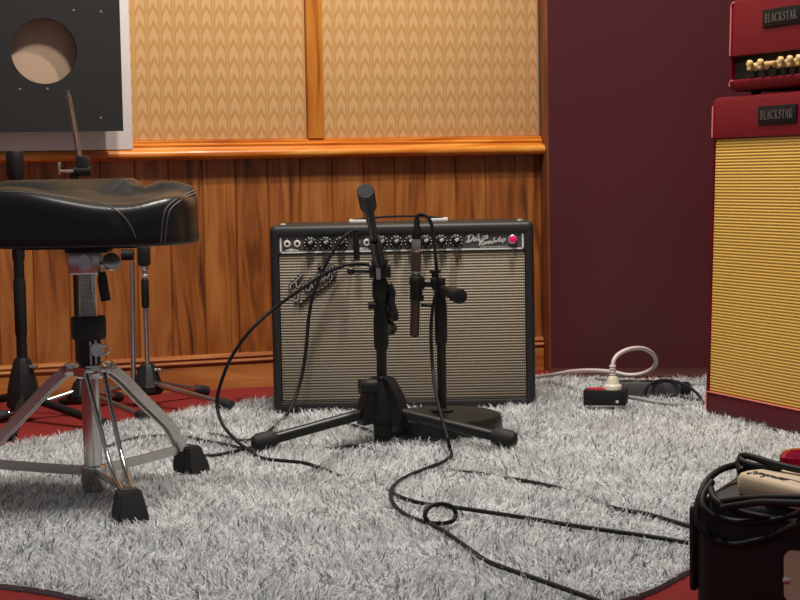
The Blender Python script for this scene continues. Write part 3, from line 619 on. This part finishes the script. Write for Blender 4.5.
# ------------------------------------------------------------------ stands at the left
def far_stand(name, lab, base, hub_top, hub_r, feet, pole_top, pole_r, mat, hubmat, leg_r=.008, legmat=None, foot_r=.014):
    t = thing(name, lab, 'stand', base); bx, by, _ = base
    for fx, fy, fz in feet:
        d = Vector((fx-bx, fy-by, 0)).normalized(); p0 = Vector((bx,by,.058))+d*.02; p1 = Vector((fx,fy,fz))
        bm = B(); cyl(bm, p0, p1, leg_r, leg_r, 14); lg = obj('leg', bm, legmat or mat, t)
        q = (p1-p0).normalized(); bm = B(); lathe(bm, [(leg_r+.001,-.035),(foot_r*.9,-.03),(foot_r,-.01),(foot_r*.95,.010),(.006,.015)], p1, q, 14); obj('rubber_foot', bm, M_rubber, lg)
    bm = B(); h = hub_top
    lathe(bm, [(hub_r*.86,.030),(hub_r,.036),(hub_r,.050),(hub_r*.90,h*.55),(hub_r*.55,h*.93),(hub_r*.42,h),(pole_r,h+.001)], (bx,by,0), n=10); hb = obj('tripod_hub', bm, hubmat, t, sharp=25)
    bm = B(); cyl(bm, (bx+hub_r*.5,by-.01,h*.86), (bx+hub_r*.5+.018,by-.014,h*.86), .005, .006, 12); obj('hub_knob', bm, M_steel, hb)
    bm = B(); cyl(bm, (bx,by,.03), (bx,by,pole_top), pole_r, pole_r); obj('pole', bm, mat, t)
    return t
AYd = 4.03; a_x = at(20,300,Y=AYd).x
sa = far_stand('microphone_stand', 'thick black tripod stand at the far left behind the drum stool', (a_x,AYd,0), .150, .040, [(-.862,3.715,.016),(-.69,3.86,.016),(-1.12,4.15,.016)], at(17,154,Y=AYd).z, .0125, M_black, M_blackp, .010)
za = lambda v: at(19, v, Y=AYd).z
bm = B(); lathe(bm, [(.013,za(335)),(.0145,za(333)),(.0145,za(282)),(.0125,za(279)),(.0118,za(262)),(.015,za(258)),(.015,za(180)),(.021,za(176)),(.021,za(153)),(.019,za(151))], (a_x,AYd,0)); obj('pole_sleeve', bm, M_blackp, sa)
BY_ = 4.10; b_x = at(81,385,Y=BY_).x
sb = far_stand('cymbal_stand', 'black hubbed stand with a slanting chrome rod, directly behind the drum stool post', (b_x,BY_,0), .085, .034, [(-.592,3.90,.020),(-.965,3.99,.012),(-.73,4.34,.012)], at(82,170,Y=BY_).z, .011, M_black, M_blackp, .007, M_steel)
bm = B(); p = at(83,166,Y=BY_); box(bm, p, (.030,.03,.050), bev=.006); cyl(bm, p+Vector((-.02,-.005,-.012)), p+Vector((.02,-.005,-.012)), .012,.012); cl = obj('tilt_clamp', bm, M_blackp, sb)
bm = B(); cyl(bm, p+Vector((-.02,-.008,-.012)), p+Vector((-.055,-.01,-.012)), .005,.004,10); box(bm, p+Vector((-.055,-.01,-.004)), (.006,.012,.030), bev=.002); obj('wing_nut', bm, M_steel, cl)
bm = B(); r0, r1 = at(81,165,Y=BY_), at(68.5,96,Y=BY_-.04); cyl(bm, r0, r1, .0062,.0062,14); cyl(bm, r1, r1+(r1-r0)*.08, .0035,.0035,12); obj('boom_rod', bm, M_steel, sb)
CY_ = 4.25; c_x = at(148,390,Y=CY_).x; zc_ = lambda v, u=147: at(u, v, Y=CY_).z
sc = far_stand('cymbal_stand', 'slim chrome tripod stand with black hub against the wood panelling', (c_x,CY_,0), .105, .040, [(-.417,4.035,.028),(-.515,4.40,.016),(-.86,4.30,.012)], zc_(268), .0062, M_steel, M_blackp, .0075, M_steel, .014)
bm = B(); lathe(bm, [(.0075,zc_(308)),(.0098,zc_(305)),(.0098,zc_(281)),(.0075,zc_(279))], (c_x,CY_,0)); obj('pole_sleeve', bm, M_black, sc)
bm = B(); lathe(bm, [(.0075,zc_(278)),(.0100,zc_(277)),(.0100,zc_(275)),(.0075,zc_(274))], (c_x,CY_,0)); lathe(bm, [(.006,zc_(271)),(.0105,zc_(270)),(.0105,zc_(266)),(.006,zc_(265))], (c_x,CY_,0)); obj('ring_clamp', bm, M_nickel, sc)
bm = B(); q = Vector((c_x,CY_,zc_(256))); box(bm, q, (.030,.03,.050), bev=.007); cyl(bm, q+Vector((-.025,-.005,.004)), q+Vector((-.055,-.005,.004)), .014,.014); cyl(bm, (c_x,CY_,zc_(266)),(c_x,CY_,zc_(254)),.008,.008); obj('tilt_clamp', bm, M_blackp, sc)
bm = B(); cyl(bm, at(132,262,Y=CY_-.01), at(133.5,381,Y=CY_-.01), .0062,.0062,14); obj('hanging_rod', bm, M_steel, sc)

# ------------------------------------------------------------------ drum stool
TX, TY = -.556, 3.02
st_ = thing('drum_stool', 'chrome-legged drum stool with a black leather saddle seat, at the left', 'stool', (TX,TY,.010))
tz = lambda v, u=90: at(u, v, Y=TY).z
def sstep(a, b, x): x = max(0, min(1, (x-a)/(b-a))); return x*x*(3-2*x)
def seat_top(x, y):
    near = sstep(.015, -.075, y); far = sstep(.02, .06, y)
    zf = .5745 - .019*sstep(.070, .092, x) + .013*sstep(.092,.122,x)
    zn = .5655 - .032*sstep(-.13, .085, x) + .018*sstep(.09,.185,x)
    mid = .552 + .008*sstep(.10,.17,x) - .008*sstep(-.02,.07,x)
    return mid + (zn-mid)*near + (zf-mid)*far
def seat_outline(a):
    c_, s_ = math.cos(a), math.sin(a); n_ = 3.2; rx, ry = .1965, .158
    r = (abs(c_/rx)**n_ + abs(s_/ry)**n_)**(-1/n_)
    return r
bm = B(); NA = 96; rings = []
for q in (0.02,.2,.4,.55,.68,.78,.86,.92,.96): rings.append([bm.verts.new((TX+math.cos(2*PI*i/NA)*seat_outline(2*PI*i/NA)*q, TY+math.sin(2*PI*i/NA)*seat_outline(2*PI*i/NA)*q, seat_top(math.cos(2*PI*i/NA)*seat_outline(2*PI*i/NA)*q, math.sin(2*PI*i/NA)*seat_outline(2*PI*i/NA)*q) - .012*max(0,(q-.7)/.26)**3)) for i in range(NA)])
def side(q, zfun): rings.append([bm.verts.new((TX+math.cos(2*PI*i/NA)*seat_outline(2*PI*i/NA)*q, TY+math.sin(2*PI*i/NA)*seat_outline(2*PI*i/NA)*q, zfun(seat_top(math.cos(2*PI*i/NA)*seat_outline(2*PI*i/NA)*.95, math.sin(2*PI*i/NA)*seat_outline(2*PI*i/NA)*.95)))) for i in range(NA)])
side(.985, lambda z: z-.021); side(.997, lambda z: z-.033); side(1.0, lambda z: .50); side(1.0, lambda z: .478); side(1.005, lambda z: .464); side(.995, lambda z: .459); side(.9, lambda z: .459)
for a, b in zip(rings, rings[1:]):
    for i in range(NA): bm.faces.new((a[i], a[(i+1)%NA], b[(i+1)%NA], b[i]))
bm.faces.new(rings[0]); bm.faces.new(rings[-1][::-1]); bmesh.ops.recalc_face_normals(bm, faces=bm.faces[:]); bvh = BVHTree.FromBMesh(bm)
seat = obj('seat', bm, M_leather, st_, sharp=75)
bm = B()
for pts in ([(2,191.5),(20,192),(40,194),(60,196),(80,198.5),(100,203),(114,209),(124,217),(131,227),(136,238)], [(161,243),(162,228),(164,214),(168,206),(176,199.5),(185,194.5),(194,190.5)], [(165,243),(166,230),(168,216),(171.5,208),(179,201.5),(187,196.5),(195.5,193)]):
    P = []
    for u, v in pts:
        d = ray(u, v).normalized(); h = bvh.ray_cast(CAM, d)
        if h[0] is not None: P.append(h[0] - d*.0002)
    if len(P) > 2: tube(bm, P, .0012, 6, 6)
obj('seam', bm, M_stitch, seat)
bm = B(); box(bm, (TX,TY,.4565), (.20,.16,.006)); box(bm, (TX+.005,TY,.450), (.075,.06,.012), bev=.002); obj('seat_plate', bm, M_blackp, st_)
bx3 = at(87,262,Y=TY); bm = B(); box(bm, (bx3.x,TY,(tz(250)+tz(274))/2), (.058,.05,tz(250)-tz(274)), bev=.004); cyl(bm, (bx3.x,TY-.027,tz(262)), (bx3.x+.001,TY-.022,tz(262)), .014,.014); br = obj('seat_bracket', bm, M_steel, st_)
bm = B(); cyl(bm, at(101,265,Y=TY-.03), at(110,263,Y=TY-.03), .006,.006); lathe(bm, [(.014,-.002),(.016,0),(.016,.006),(.012,.008)], at(111,262,Y=TY-.03), (.5,-.8,.3), 18); obj('clamp_nut', bm, M_steel, br)
bm = B(); tube(bm, [at(102,272,Y=TY-.032),at(103,284,Y=TY-.034),at(106,301,Y=TY-.036)], lambda t: .006+.003*min(1,t*3), 12); obj('clamp_handle', bm, M_rubber, br)
p_top, p_bot = Vector((TX,TY,tz(272))), Vector((TX,TY,tz(330)))
bm = B(); prof = []; zz0 = tz(335); zz1 = tz(272); nth = 26
for i in range(nth*2+1): prof.append((.0145 if i % 2 else .0165, zz0+(zz1-zz0)*i/(nth*2)))
lathe(bm, prof, (TX,TY,0)); obj('threaded_rod', bm, M_steel, st_, sharp=20)
bm = B(); lathe(bm, [(.028,tz(339)),(.031,tz(337)),(.031,tz(318)),(.028,tz(316))], (TX,TY,0)); lathe(bm, [(.021,tz(372)),(.021,tz(338))], (TX,TY,0)); obj('height_collar', bm, M_rubber, st_)
bm = B(); cyl(bm, at(96,350,Y=TY-.025), at(97,350,Y=TY-.03), .012,.012); 
for q in ((90,341,91,364),(95,340,96,364),(101,344,101,362)): cyl(bm, at(q[0],q[1],Y=TY-.024), at(q[2],q[3],Y=TY-.024), .0022,.0022,8)
tube(bm, [at(99,346,Y=TY-.026),at(107,346,Y=TY-.026),at(108,353,Y=TY-.026),at(100,354,Y=TY-.026)], .0018, 8); obj('memory_lock', bm, M_steel, st_)
bm = B(); lathe(bm, [(.022,tz(378)),(.030,tz(375)),(.031,tz(366)),(.025,tz(363))], (TX,TY,0))
feet = [(-.449,2.757),(-.402,3.208),(-.815,3.09)]
for fx, fy in feet:
    d = Vector((fx-TX,fy-TY,0)).normalized(); box(bm, Vector((TX,TY,tz(369)))+d*.034, (.028,.028,.022), bev=.004); s_ = Vector((-d.y,d.x,0)); cyl(bm, Vector((TX,TY,tz(368)))+d*.042-s_*.018, Vector((TX,TY,tz(368)))+d*.042+s_*.018, .006,.006,12)
obj('leg_hub', bm, M_chrome, st_)
bm = B(); cyl(bm, (TX,TY,.022), (TX,TY,tz(372)), .0165,.0165,28); obj('centre_tube', bm, M_chrome, st_)
bm = B(); lathe(bm, [(.018,tz(491)),(.021,tz(489)),(.021,tz(482)),(.0225,tz(481)),(.0225,tz(466)),(.020,tz(465))], (TX,TY,0)); obj('lower_collar', bm, M_chrome, st_)
zh = tz(370)
for i, (fx, fy) in enumerate(feet):
    d = Vector((fx-TX,fy-TY,0)); Ld = d.length; d.normalize(); s_ = Vector((-d.y,d.x,0)); O = Vector((TX,TY,0))
    prof = [(.042,zh),(.075,zh-.026),(.13,zh-.078),(.19,zh-.135),(Ld-.045,zh-.165),(Ld-.012,.055)]
    if i == 1: prof = [(.042,zh),(.075,zh-.024),(.12,zh-.066),(.165,zh-.105),(.19,zh-.13),(.215,.062)]
    if i == 0: prof = [(.042,zh),(.11,zh-.065),(.20,zh-.145),(Ld-.01,.060)]
    for k in (-1, 1):
        bm = B(); off = .016 if i == 0 else .010
        pts = [O+d*a+s_*k*off*(1-.45*j/(len(prof)-1)*(1 if i == 0 else .5))+Vector((0,0,z)) for j, (a, z) in enumerate(prof)]
        if i == 0: tube(bm, pts, .0042, 10)
        else: strip_bar(bm, pts, .018 if k == 1 else .016, .006, d.cross(s_) + d*.2)
        obj('leg', bm, M_steel if i else M_chrome, st_)
    bm = B(); c_ = O+d*Ld; fwd = d*.028
    loops(bm, [[c_+d*a+s_*b+Vector((0,0,.014)) for a, b in ((-.026,-.026),(.026,-.026),(.026,.026),(-.026,.026))], [c_+d*(a-.004)+s_*b+Vector((0,0,.030)) for a, b in ((-.026,-.025),(.026,-.025),(.026,.025),(-.026,.025))], [c_+d*(a-.010)+s_*b+Vector((0,0,.066)) for a, b in ((-.017,-.018),(.017,-.018),(.017,.018),(-.017,.018))]])
    bmesh.ops.bevel(bm, geom=bm.edges[:], offset=.003, segments=2, affect='EDGES'); obj('rubber_foot', bm, M_rubber, st_)
    bm = B(); strip_bar(bm, [O+d*.02+Vector((0,0,.052)), O+d*(Ld*.5)+Vector((0,0,.056)), O+d*(Ld-.022)+Vector((0,0,.062))], .017 if i else .010, .005, (0,0,1)); obj('brace', bm, M_steel, st_)
for fx, fy in feet: NOPILE_C.append((fx,fy,.027))

# ------------------------------------------------------------------ sockets and mains cables by the maroon wall
pb = thing('power_block', 'black mains socket block holding a cream plug, on the rug before the maroon wall', 'power strip', (.481,3.98,.012), math.radians(-14))
bm = B(); box(bm, (0,0,.026), (.100,.052,.036), bev=.003); obj('body', bm, M_blackp, pb, local=True)
bm = B(); box(bm, (-.020,0,.0445), (.045,.036,.002)); obj('socket_insert', bm, M_socket, pb, local=True)
bm = B(); cyl(bm, (.030,-.027,.018),(.030,-.0255,.018),.004,.004,10); obj('socket_screw', bm, M_nickel, pb, local=True)
NOPILE_M.append(((.481-.058*math.cos(.244)+(-.03)*math.sin(.244),3.98+.058*math.sin(.244)-.03*math.cos(.244)), (math.cos(.244),-math.sin(.244)), (math.sin(.244),math.cos(.244)), .116, .06))
pgx = at(612.5,384,Y=3.98).x
pg = thing('mains_plug', 'cream mains plug standing in the black socket block', 'plug', (pgx,3.975,.045))
zp = lambda v: at(612, v, Y=3.975).z
bm = B(); lathe(bm, [(.021,.0455),(.0215,.047),(.0215,.064),(.0205,.066),(.0160,.069),(.0135,.078),(.0100,.086),(.0085,.088)], (pgx,3.975,0)); obj('body', bm, M_cream, pg)
bm = B(); pr = []
for i in range(9): pr.append((.0085 if i % 2 else .0066, .088+.0032*i))
lathe(bm, pr, (pgx,3.975,0), n=16); obj('strain_relief', bm, M_whitec, pg)
bm = B(); tube(bm, [Vector((pgx,3.975,.110)), V(614,360,3.98),V(619,354,3.99),V(630,349,4.0),V(643,348.5,4.03),V(653,354,4.06),V(656,362,4.09),V(652,369,4.12),V(641,374,4.14),V(627,375,4.15),V(612,372,4.16),V(592,370.5,4.2),V(572,371.5,4.28),V(555,374.5,4.36),V(541,376.5,4.43),V(525,378,4.50),V(505,381,4.55)], .0052, 10); tag(obj('mains_cable', bm, M_whitec), 'white mains cable looping up from the cream plug and off behind the black amp', 'cable')
ps = thing('power_strip', 'long dark grey socket strip lying behind the black socket block', 'power strip', (.600,4.13,.010), math.radians(-8))
bm = B(); box(bm, (0,0,.026), (.165,.055,.036), bev=.006); obj('body', bm, simple('dark_grey_plastic', (0.075,0.073,0.075), 0.5), ps, local=True)
bm = B(); box(bm, (.092,0,.026), (.030,.050,.030), bev=.010); obj('end_cap', bm, M_blackp, ps, local=True)
for x in (-.05,0,.05):
    bm = B(); lathe(bm, [(.018,0),(.018,.0012),(.015,.0015)], (x,0,.0438)); obj('socket', bm, M_blackp, ps, local=True)
NOPILE_M.append(((.600-.095,4.13-.02), (math.cos(.14),-math.sin(.14)), (math.sin(.14),math.cos(.14)), .21, .06))
def cable(name, lab, pts, r, mat, cat='cable', k=8):
    bm = B(); tube(bm, pts, r, 10, k); return tag(obj(name, bm, mat), lab, cat)
G = lambda u, v, z=.031: at(u, v, z=z-.013)
cable('mains_lead', 'grey mains lead running right from the black socket block over the rug', [V(628,397,3.99),V(640,399,3.99),V(655,402,3.98),V(672,404,3.97),V(690,405,3.97),V(706,404,3.99)], .0048, M_greyc)
cable('mains_lead', 'thin black lead arching over the dark grey socket strip to the red cabinet', [V(645,395,4.09),V(648,386,4.09),V(657,381,4.10),V(668,380,4.10),V(680,383,4.08),V(692,389,4.05),V(700,397,4.00),V(704,405,3.95)], .0035, M_cable)
cable('mains_lead', 'short black lead curling from the end of the grey socket strip', [V(662,400,4.05),V(670,396,4.05),V(678,396,4.05),V(690,399,4.04),V(702,400,4.02)], .0035, M_cable)
cable('mains_lead', 'pale grey lead lying along the foot of the maroon wall', [V(596,378,4.42),V(630,382,4.33),V(660,383.5,4.3),V(690,384,4.3),V(720,385,4.3)], .0050, M_greyc)

# ------------------------------------------------------------------ audio cables
# plug in the amp input and its cable
jx = AX + ax_(358); jz = .013 + kz; JO = -.009
gp = thing('jack_plug', 'black angled jack plug in the amp input left of the boom stand', 'plug', (jx,AY-.01,jz))
bm = B(); lathe(bm, [(.0045,0),(.0070,.002),(.0075,.02),(.0075,.045),(.0065,.055),(.0045,.070)], (jx,AY-.026,jz-.040), (0,0,1), 16); cyl(bm, (jx,AY-.026,jz), (jx,AY+.0012,jz), .0040,.0040); obj('body', bm, M_black, gp)
cable('instrument_cable', 'black cable hanging from the amp input jack down the left of the grille', [Vector((jx,AY-.026,jz+.028)),V(356.5,230.5,AY-.028),V(351,232,AY-.025),V(344,237,AY-.03),V(336,247,AY-.032),V(327,262,AY-.035),V(319,280,AY-.036),V(312.5,297,AY-.036),V(308.5,320,AY-.035),V(306.5,345,AY-.035),V(303,370,AY-.04),V(297,393,AY-.06),V(289,411,AY-.10),V(280,422,AY-.16),G(268,432),G(258,438),G(240,441),G(222,436,.030),G(208,434,.028)], .0042, M_cable)
mt = mp - md*.145
cable('microphone_cable', 'black cable arcing left from the boom stand clutch down to the rug', [mt, mt+Vector((-.005,-.02,.03)), V(384,300,FS.y+.06),V(378,272,FS.y+.05),V(366,264.5,FS.y+.04),V(352,264,FS.y+.03),V(340,267,FS.y+.03),V(322,275,FS.y+.03),V(300,290,FS.y+.02),V(275,308,FS.y+.02),V(250,331,FS.y),V(231,358,FS.y),V(220,386,FS.y),V(217,405,FS.y),V(223,425,FS.y-.03),V(236,440,FS.y-.08),G(247,449,.034),G(262,458,.034),G(280,460.5,.037),G(304,463,.037),G(322,469),G(338,475,.028),G(358,482,.017),G(380,488,.020),G(400,497,.031),G(418,502.5,.033),G(440,506,.033),G(459,508,.036),G(480,511,.036),G(520,517,.036),G(560,523.5,.036),G(600,529.5,.035),G(640,535,.034),G(690,543,.032),G(730,549,.03)], .0037, M_cable)
lp = [V(416.6,222,MY),V(417.5,216,MY-.002),V(422,214.2,MY-.006),V(428,217,MY-.012),V(432.5,228,MY-.014),V(434.5,245,MY-.018),V(436,262,MY-.022),V(437,285,DY-.024),V(432.5,310,DY-.022),V(431,335,DY-.025),V(433,372,DY-.04),V(436.5,397,DY-.12)]
lp += [V(442,418,3.46),V(447,436,3.36),G(450,449,.036),G(451,456,.034),G(441,463,.034),G(422,470,.034),G(404,478,.034),G(393,487,.034),G(391,497,.035),G(396,507,.035),G(408,516,.035),G(425,522,.033),G(443,523.5,.034),G(453,520.5,.040),V(455.8,514,2.68),V(452,507,2.672),V(442,504,2.665),V(432,505.5,2.655),V(426,511,2.645),V(425.5,518,2.64),G(431,524,.036),G(445,532,.036),G(463,544.5,.034),G(486,560.5,.035),G(510,570,.035),G(545,582,.035),G(582,595,.035),G(612,606,.034)]
cable('microphone_cable', 'black cable from the slim bronze microphone, curling into a small loop on the rug', lp, .0037, M_cable)
G = lambda u, v, z=.031: at(u, v, z=z-.016)
cable('floor_cable', 'black cable half sunk in the pile from the tripod stand to the black case', [G(262,447),G(290,449,.029),G(330,449,.028),G(352,446,.029),G(372,450,.026),G(410,463,.024),G(455,471,.028),G(475,473,.031),G(500,477,.028),G(522,480.5,.032),G(545,485,.034),G(565,490,.027),G(600,503,.028),G(618,509,.034),G(645,513.5,.034),G(668,520,.034),G(692,527,.034),G(720,534,.03)], .0037, M_cable)
cable('floor_cable', 'black cable snaking from the chrome stool foot past the tripod stand', [G(108,447,.03),G(125,441,.033),G(142,437,.034),G(165,436,.034),G(185,437,.033),G(205,441,.034),G(222,444,.033),G(240,448),G(262,453)], .0037, M_cable)
cable('floor_cable', 'black cable partly buried in the rug beside the right stool foot', [G(196,456,.03),G(212,455.5,.033),G(228,453,.034),G(242,449.5,.034),G(254,447,.03)], .0037, M_cable)
cable('floor_cable', 'short stretch of black cable showing in the rug under the left tripod leg', [G(325,425,.028),G(345,424,.034),G(362,428,.036),G(378,435,.030)], .0037, M_cable)

# ------------------------------------------------------------------ black case in the right foreground
FLc = Vector((.338,1.968,0)); c1 = Vector((.90,-.436,0)); c2_ = Vector((.436,.90,0)); CZ = .190
case = thing('equipment_case', 'black case with a tan leather tab, at the bottom right corner of the photo', 'case', FLc)
cf = lambda a, b, z: FLc + c1*a + c2_*b + Vector((0,0,z))
bm = B(); W_, D2 = .40, .30
rr = lambda g, z, t=0: [cf(x, y, z) for x, y in rrect(g+t, W_-g, g, D2-g, .022)]
loops(bm, [rr(.004,.001), rr(0,.006), rr(0,.15,.002), rr(.001,CZ-.012,.003), rr(.006,CZ-.003,.003), rr(.014,CZ,.003)]); obj('body', bm, M_caseblk, case)
bm = B(); prism(bm, rrect(.012,.040,.075,.180,.010), lambda a, b, d: cf(-.003-d, a, b), 0, .004); sp = obj('leather_strap', bm, M_brownl, case)
bm = B(); lathe(bm, [(.004,0),(.004,.002),(.002,.0035)], cf(-.006,.025,.150), -c1, 14); obj('rivet', bm, M_nickel, sp)
def cpx(u, v):                                    # point of the front face of the case
    d = ray(u, v); t = (FLc-CAM).dot(c2_)/d.dot(c2_); return CAM + d*t
q0 = cpx(785,549)-FLc; ta = q0.dot(c1); tzp = q0.z
bm = B(); prism(bm, rrect(ta, ta+.06, tzp-.060, tzp, .010), lambda a, b, d: cf(a, -.001-d, b), 0, .005); tab_ = obj('leather_tab', bm, M_tan, case)
q1 = cpx(788,579)-FLc; bm = B(); lathe(bm, [(.0045,0),(.0045,.002),(.002,.004)], cf(q1.dot(c1), -.006, q1.z), -c2_, 14); obj('rivet', bm, M_nickel, tab_)
NOPILE_M.append(((FLc.x-.01,FLc.y-.01), (c1.x,c1.y), (c2_.x,c2_.y), W_+.02, D2+.02))
# cream slab with handwriting
A0 = Vector((.390,1.992,CZ+.0015)); g1 = Vector((.42,-.9075,0)); g2 = Vector((.9075,.42,0))
slab = thing('cream_block', 'cream block with black script writing lying on the black case under the coiled cable', 'block', A0)
sf = lambda a, b, z: A0 + g1*a + g2*b + Vector((0,0,z))
bm = B(); rs = lambda g, z: [sf(x, y, z) for x, y in rrect(g, .14-g, g, .24-g, .016)]
loops(bm, [rs(.002,0), rs(0,.003), rs(0,.019), rs(.002,.0235), rs(.006,.0255)]); obj('body', bm, M_slab, slab)
bm = B(); script(bm, 'Stockwear', .0082, .0020, lambda a, b, d: sf(.014+a, .022-b, .0254+d), .2); ribbon(bm, [(.05,.004),(.075,.002),(.1,.006)], .002, lambda a, b, d: sf(.012+a, .022-b+.004, .0254+d)); obj('script_writing', bm, M_ink, slab)
# red faceted cap
rc = at(797,469,z=CZ+.028)+Vector((.006,.018,0))
cap = thing('red_knob', 'shiny faceted red metal cap standing on the cream block at the right edge', 'cap', rc)
bm = B(); lathe(bm, [(.021,0),(.0225,.002),(.0225,.012),(.0175,.0185),(.010,.0195)], rc, n=12); obj('body', bm, M_redgloss, cap, sharp=20)
bm = B(); lathe(bm, [(.010,.0195),(.010,.0205),(.004,.021)], rc, n=16); obj('top_disc', bm, M_redgloss, cap)
# coiled black cable
coil = thing('cable_coil', 'thick black cable coiled on top of the black case and over its front edge', 'cable', FLc+Vector((.05,.02,CZ)))
def FY(u, off=.008): return cpx(u, 520).y - off
lps = [
 [V(800,522,1.760),V(775,536,FY(775)-.004),V(755,541.5,FY(755)-.004),V(735,545,FY(735)),V(718,542,FY(718)),V(706,534,FY(706)),V(698,521,1.962),V(697.5,506,1.972),V(701,493,1.982),V(707,481,2.0),V(717,472,2.03),V(728,467,2.06),V(741,465,2.07),V(752,469,2.03),V(765,476,1.99),V(785,486,1.93),V(812,498,1.88)],
 [V(812,508,1.79),V(790,517,FY(790)-.012),V(770,521,FY(770)-.012),V(748,522.5,FY(748)-.010),V(727,520.5,FY(727)-.006),V(712,515,FY(712)-.004),V(703,506,1.956),V(704,494,1.972),V(712,482,1.995)],
 [V(711,489,1.975),V(714,498,1.950),V(725,506,1.93),V(742,512.5,FY(742)-.012),V(765,517.5,FY(765)-.012),V(790,521,FY(790)-.012),V(812,523,1.755)],
 [V(716,503,1.945),V(730,500.5,1.925),V(748,498.5,1.905),V(775,497.5,1.87),V(812,498,1.83)],
 [V(722,508,1.925),V(740,505,1.905),V(760,502.5,1.88),V(785,503,1.845),V(812,504,1.81)],
 [V(812,472,1.94),V(795,469,1.965),V(775,464,1.99),V(757,458.5,2.02),V(745,455.5,2.04),V(740.5,457.5,2.045),V(743,461.5,2.035),V(752,465,2.02),V(768,467.5,2.0),V(780,468,1.985)]]
for p in lps:
    bm = B(); tube(bm, p, .0042, 10, 8); obj('cable_turn', bm, M_cable, coil)
bm = B(); cyl(bm, V(741,463,2.05), V(744,473,2.03), .008,.008,14); obj('cable_tie', bm, M_blackp, coil)

# ------------------------------------------------------------------ pile of the rug
pl = obj('pile', rug_blades(380000), M_pile, rug); pl['kind'] = 'stuff'
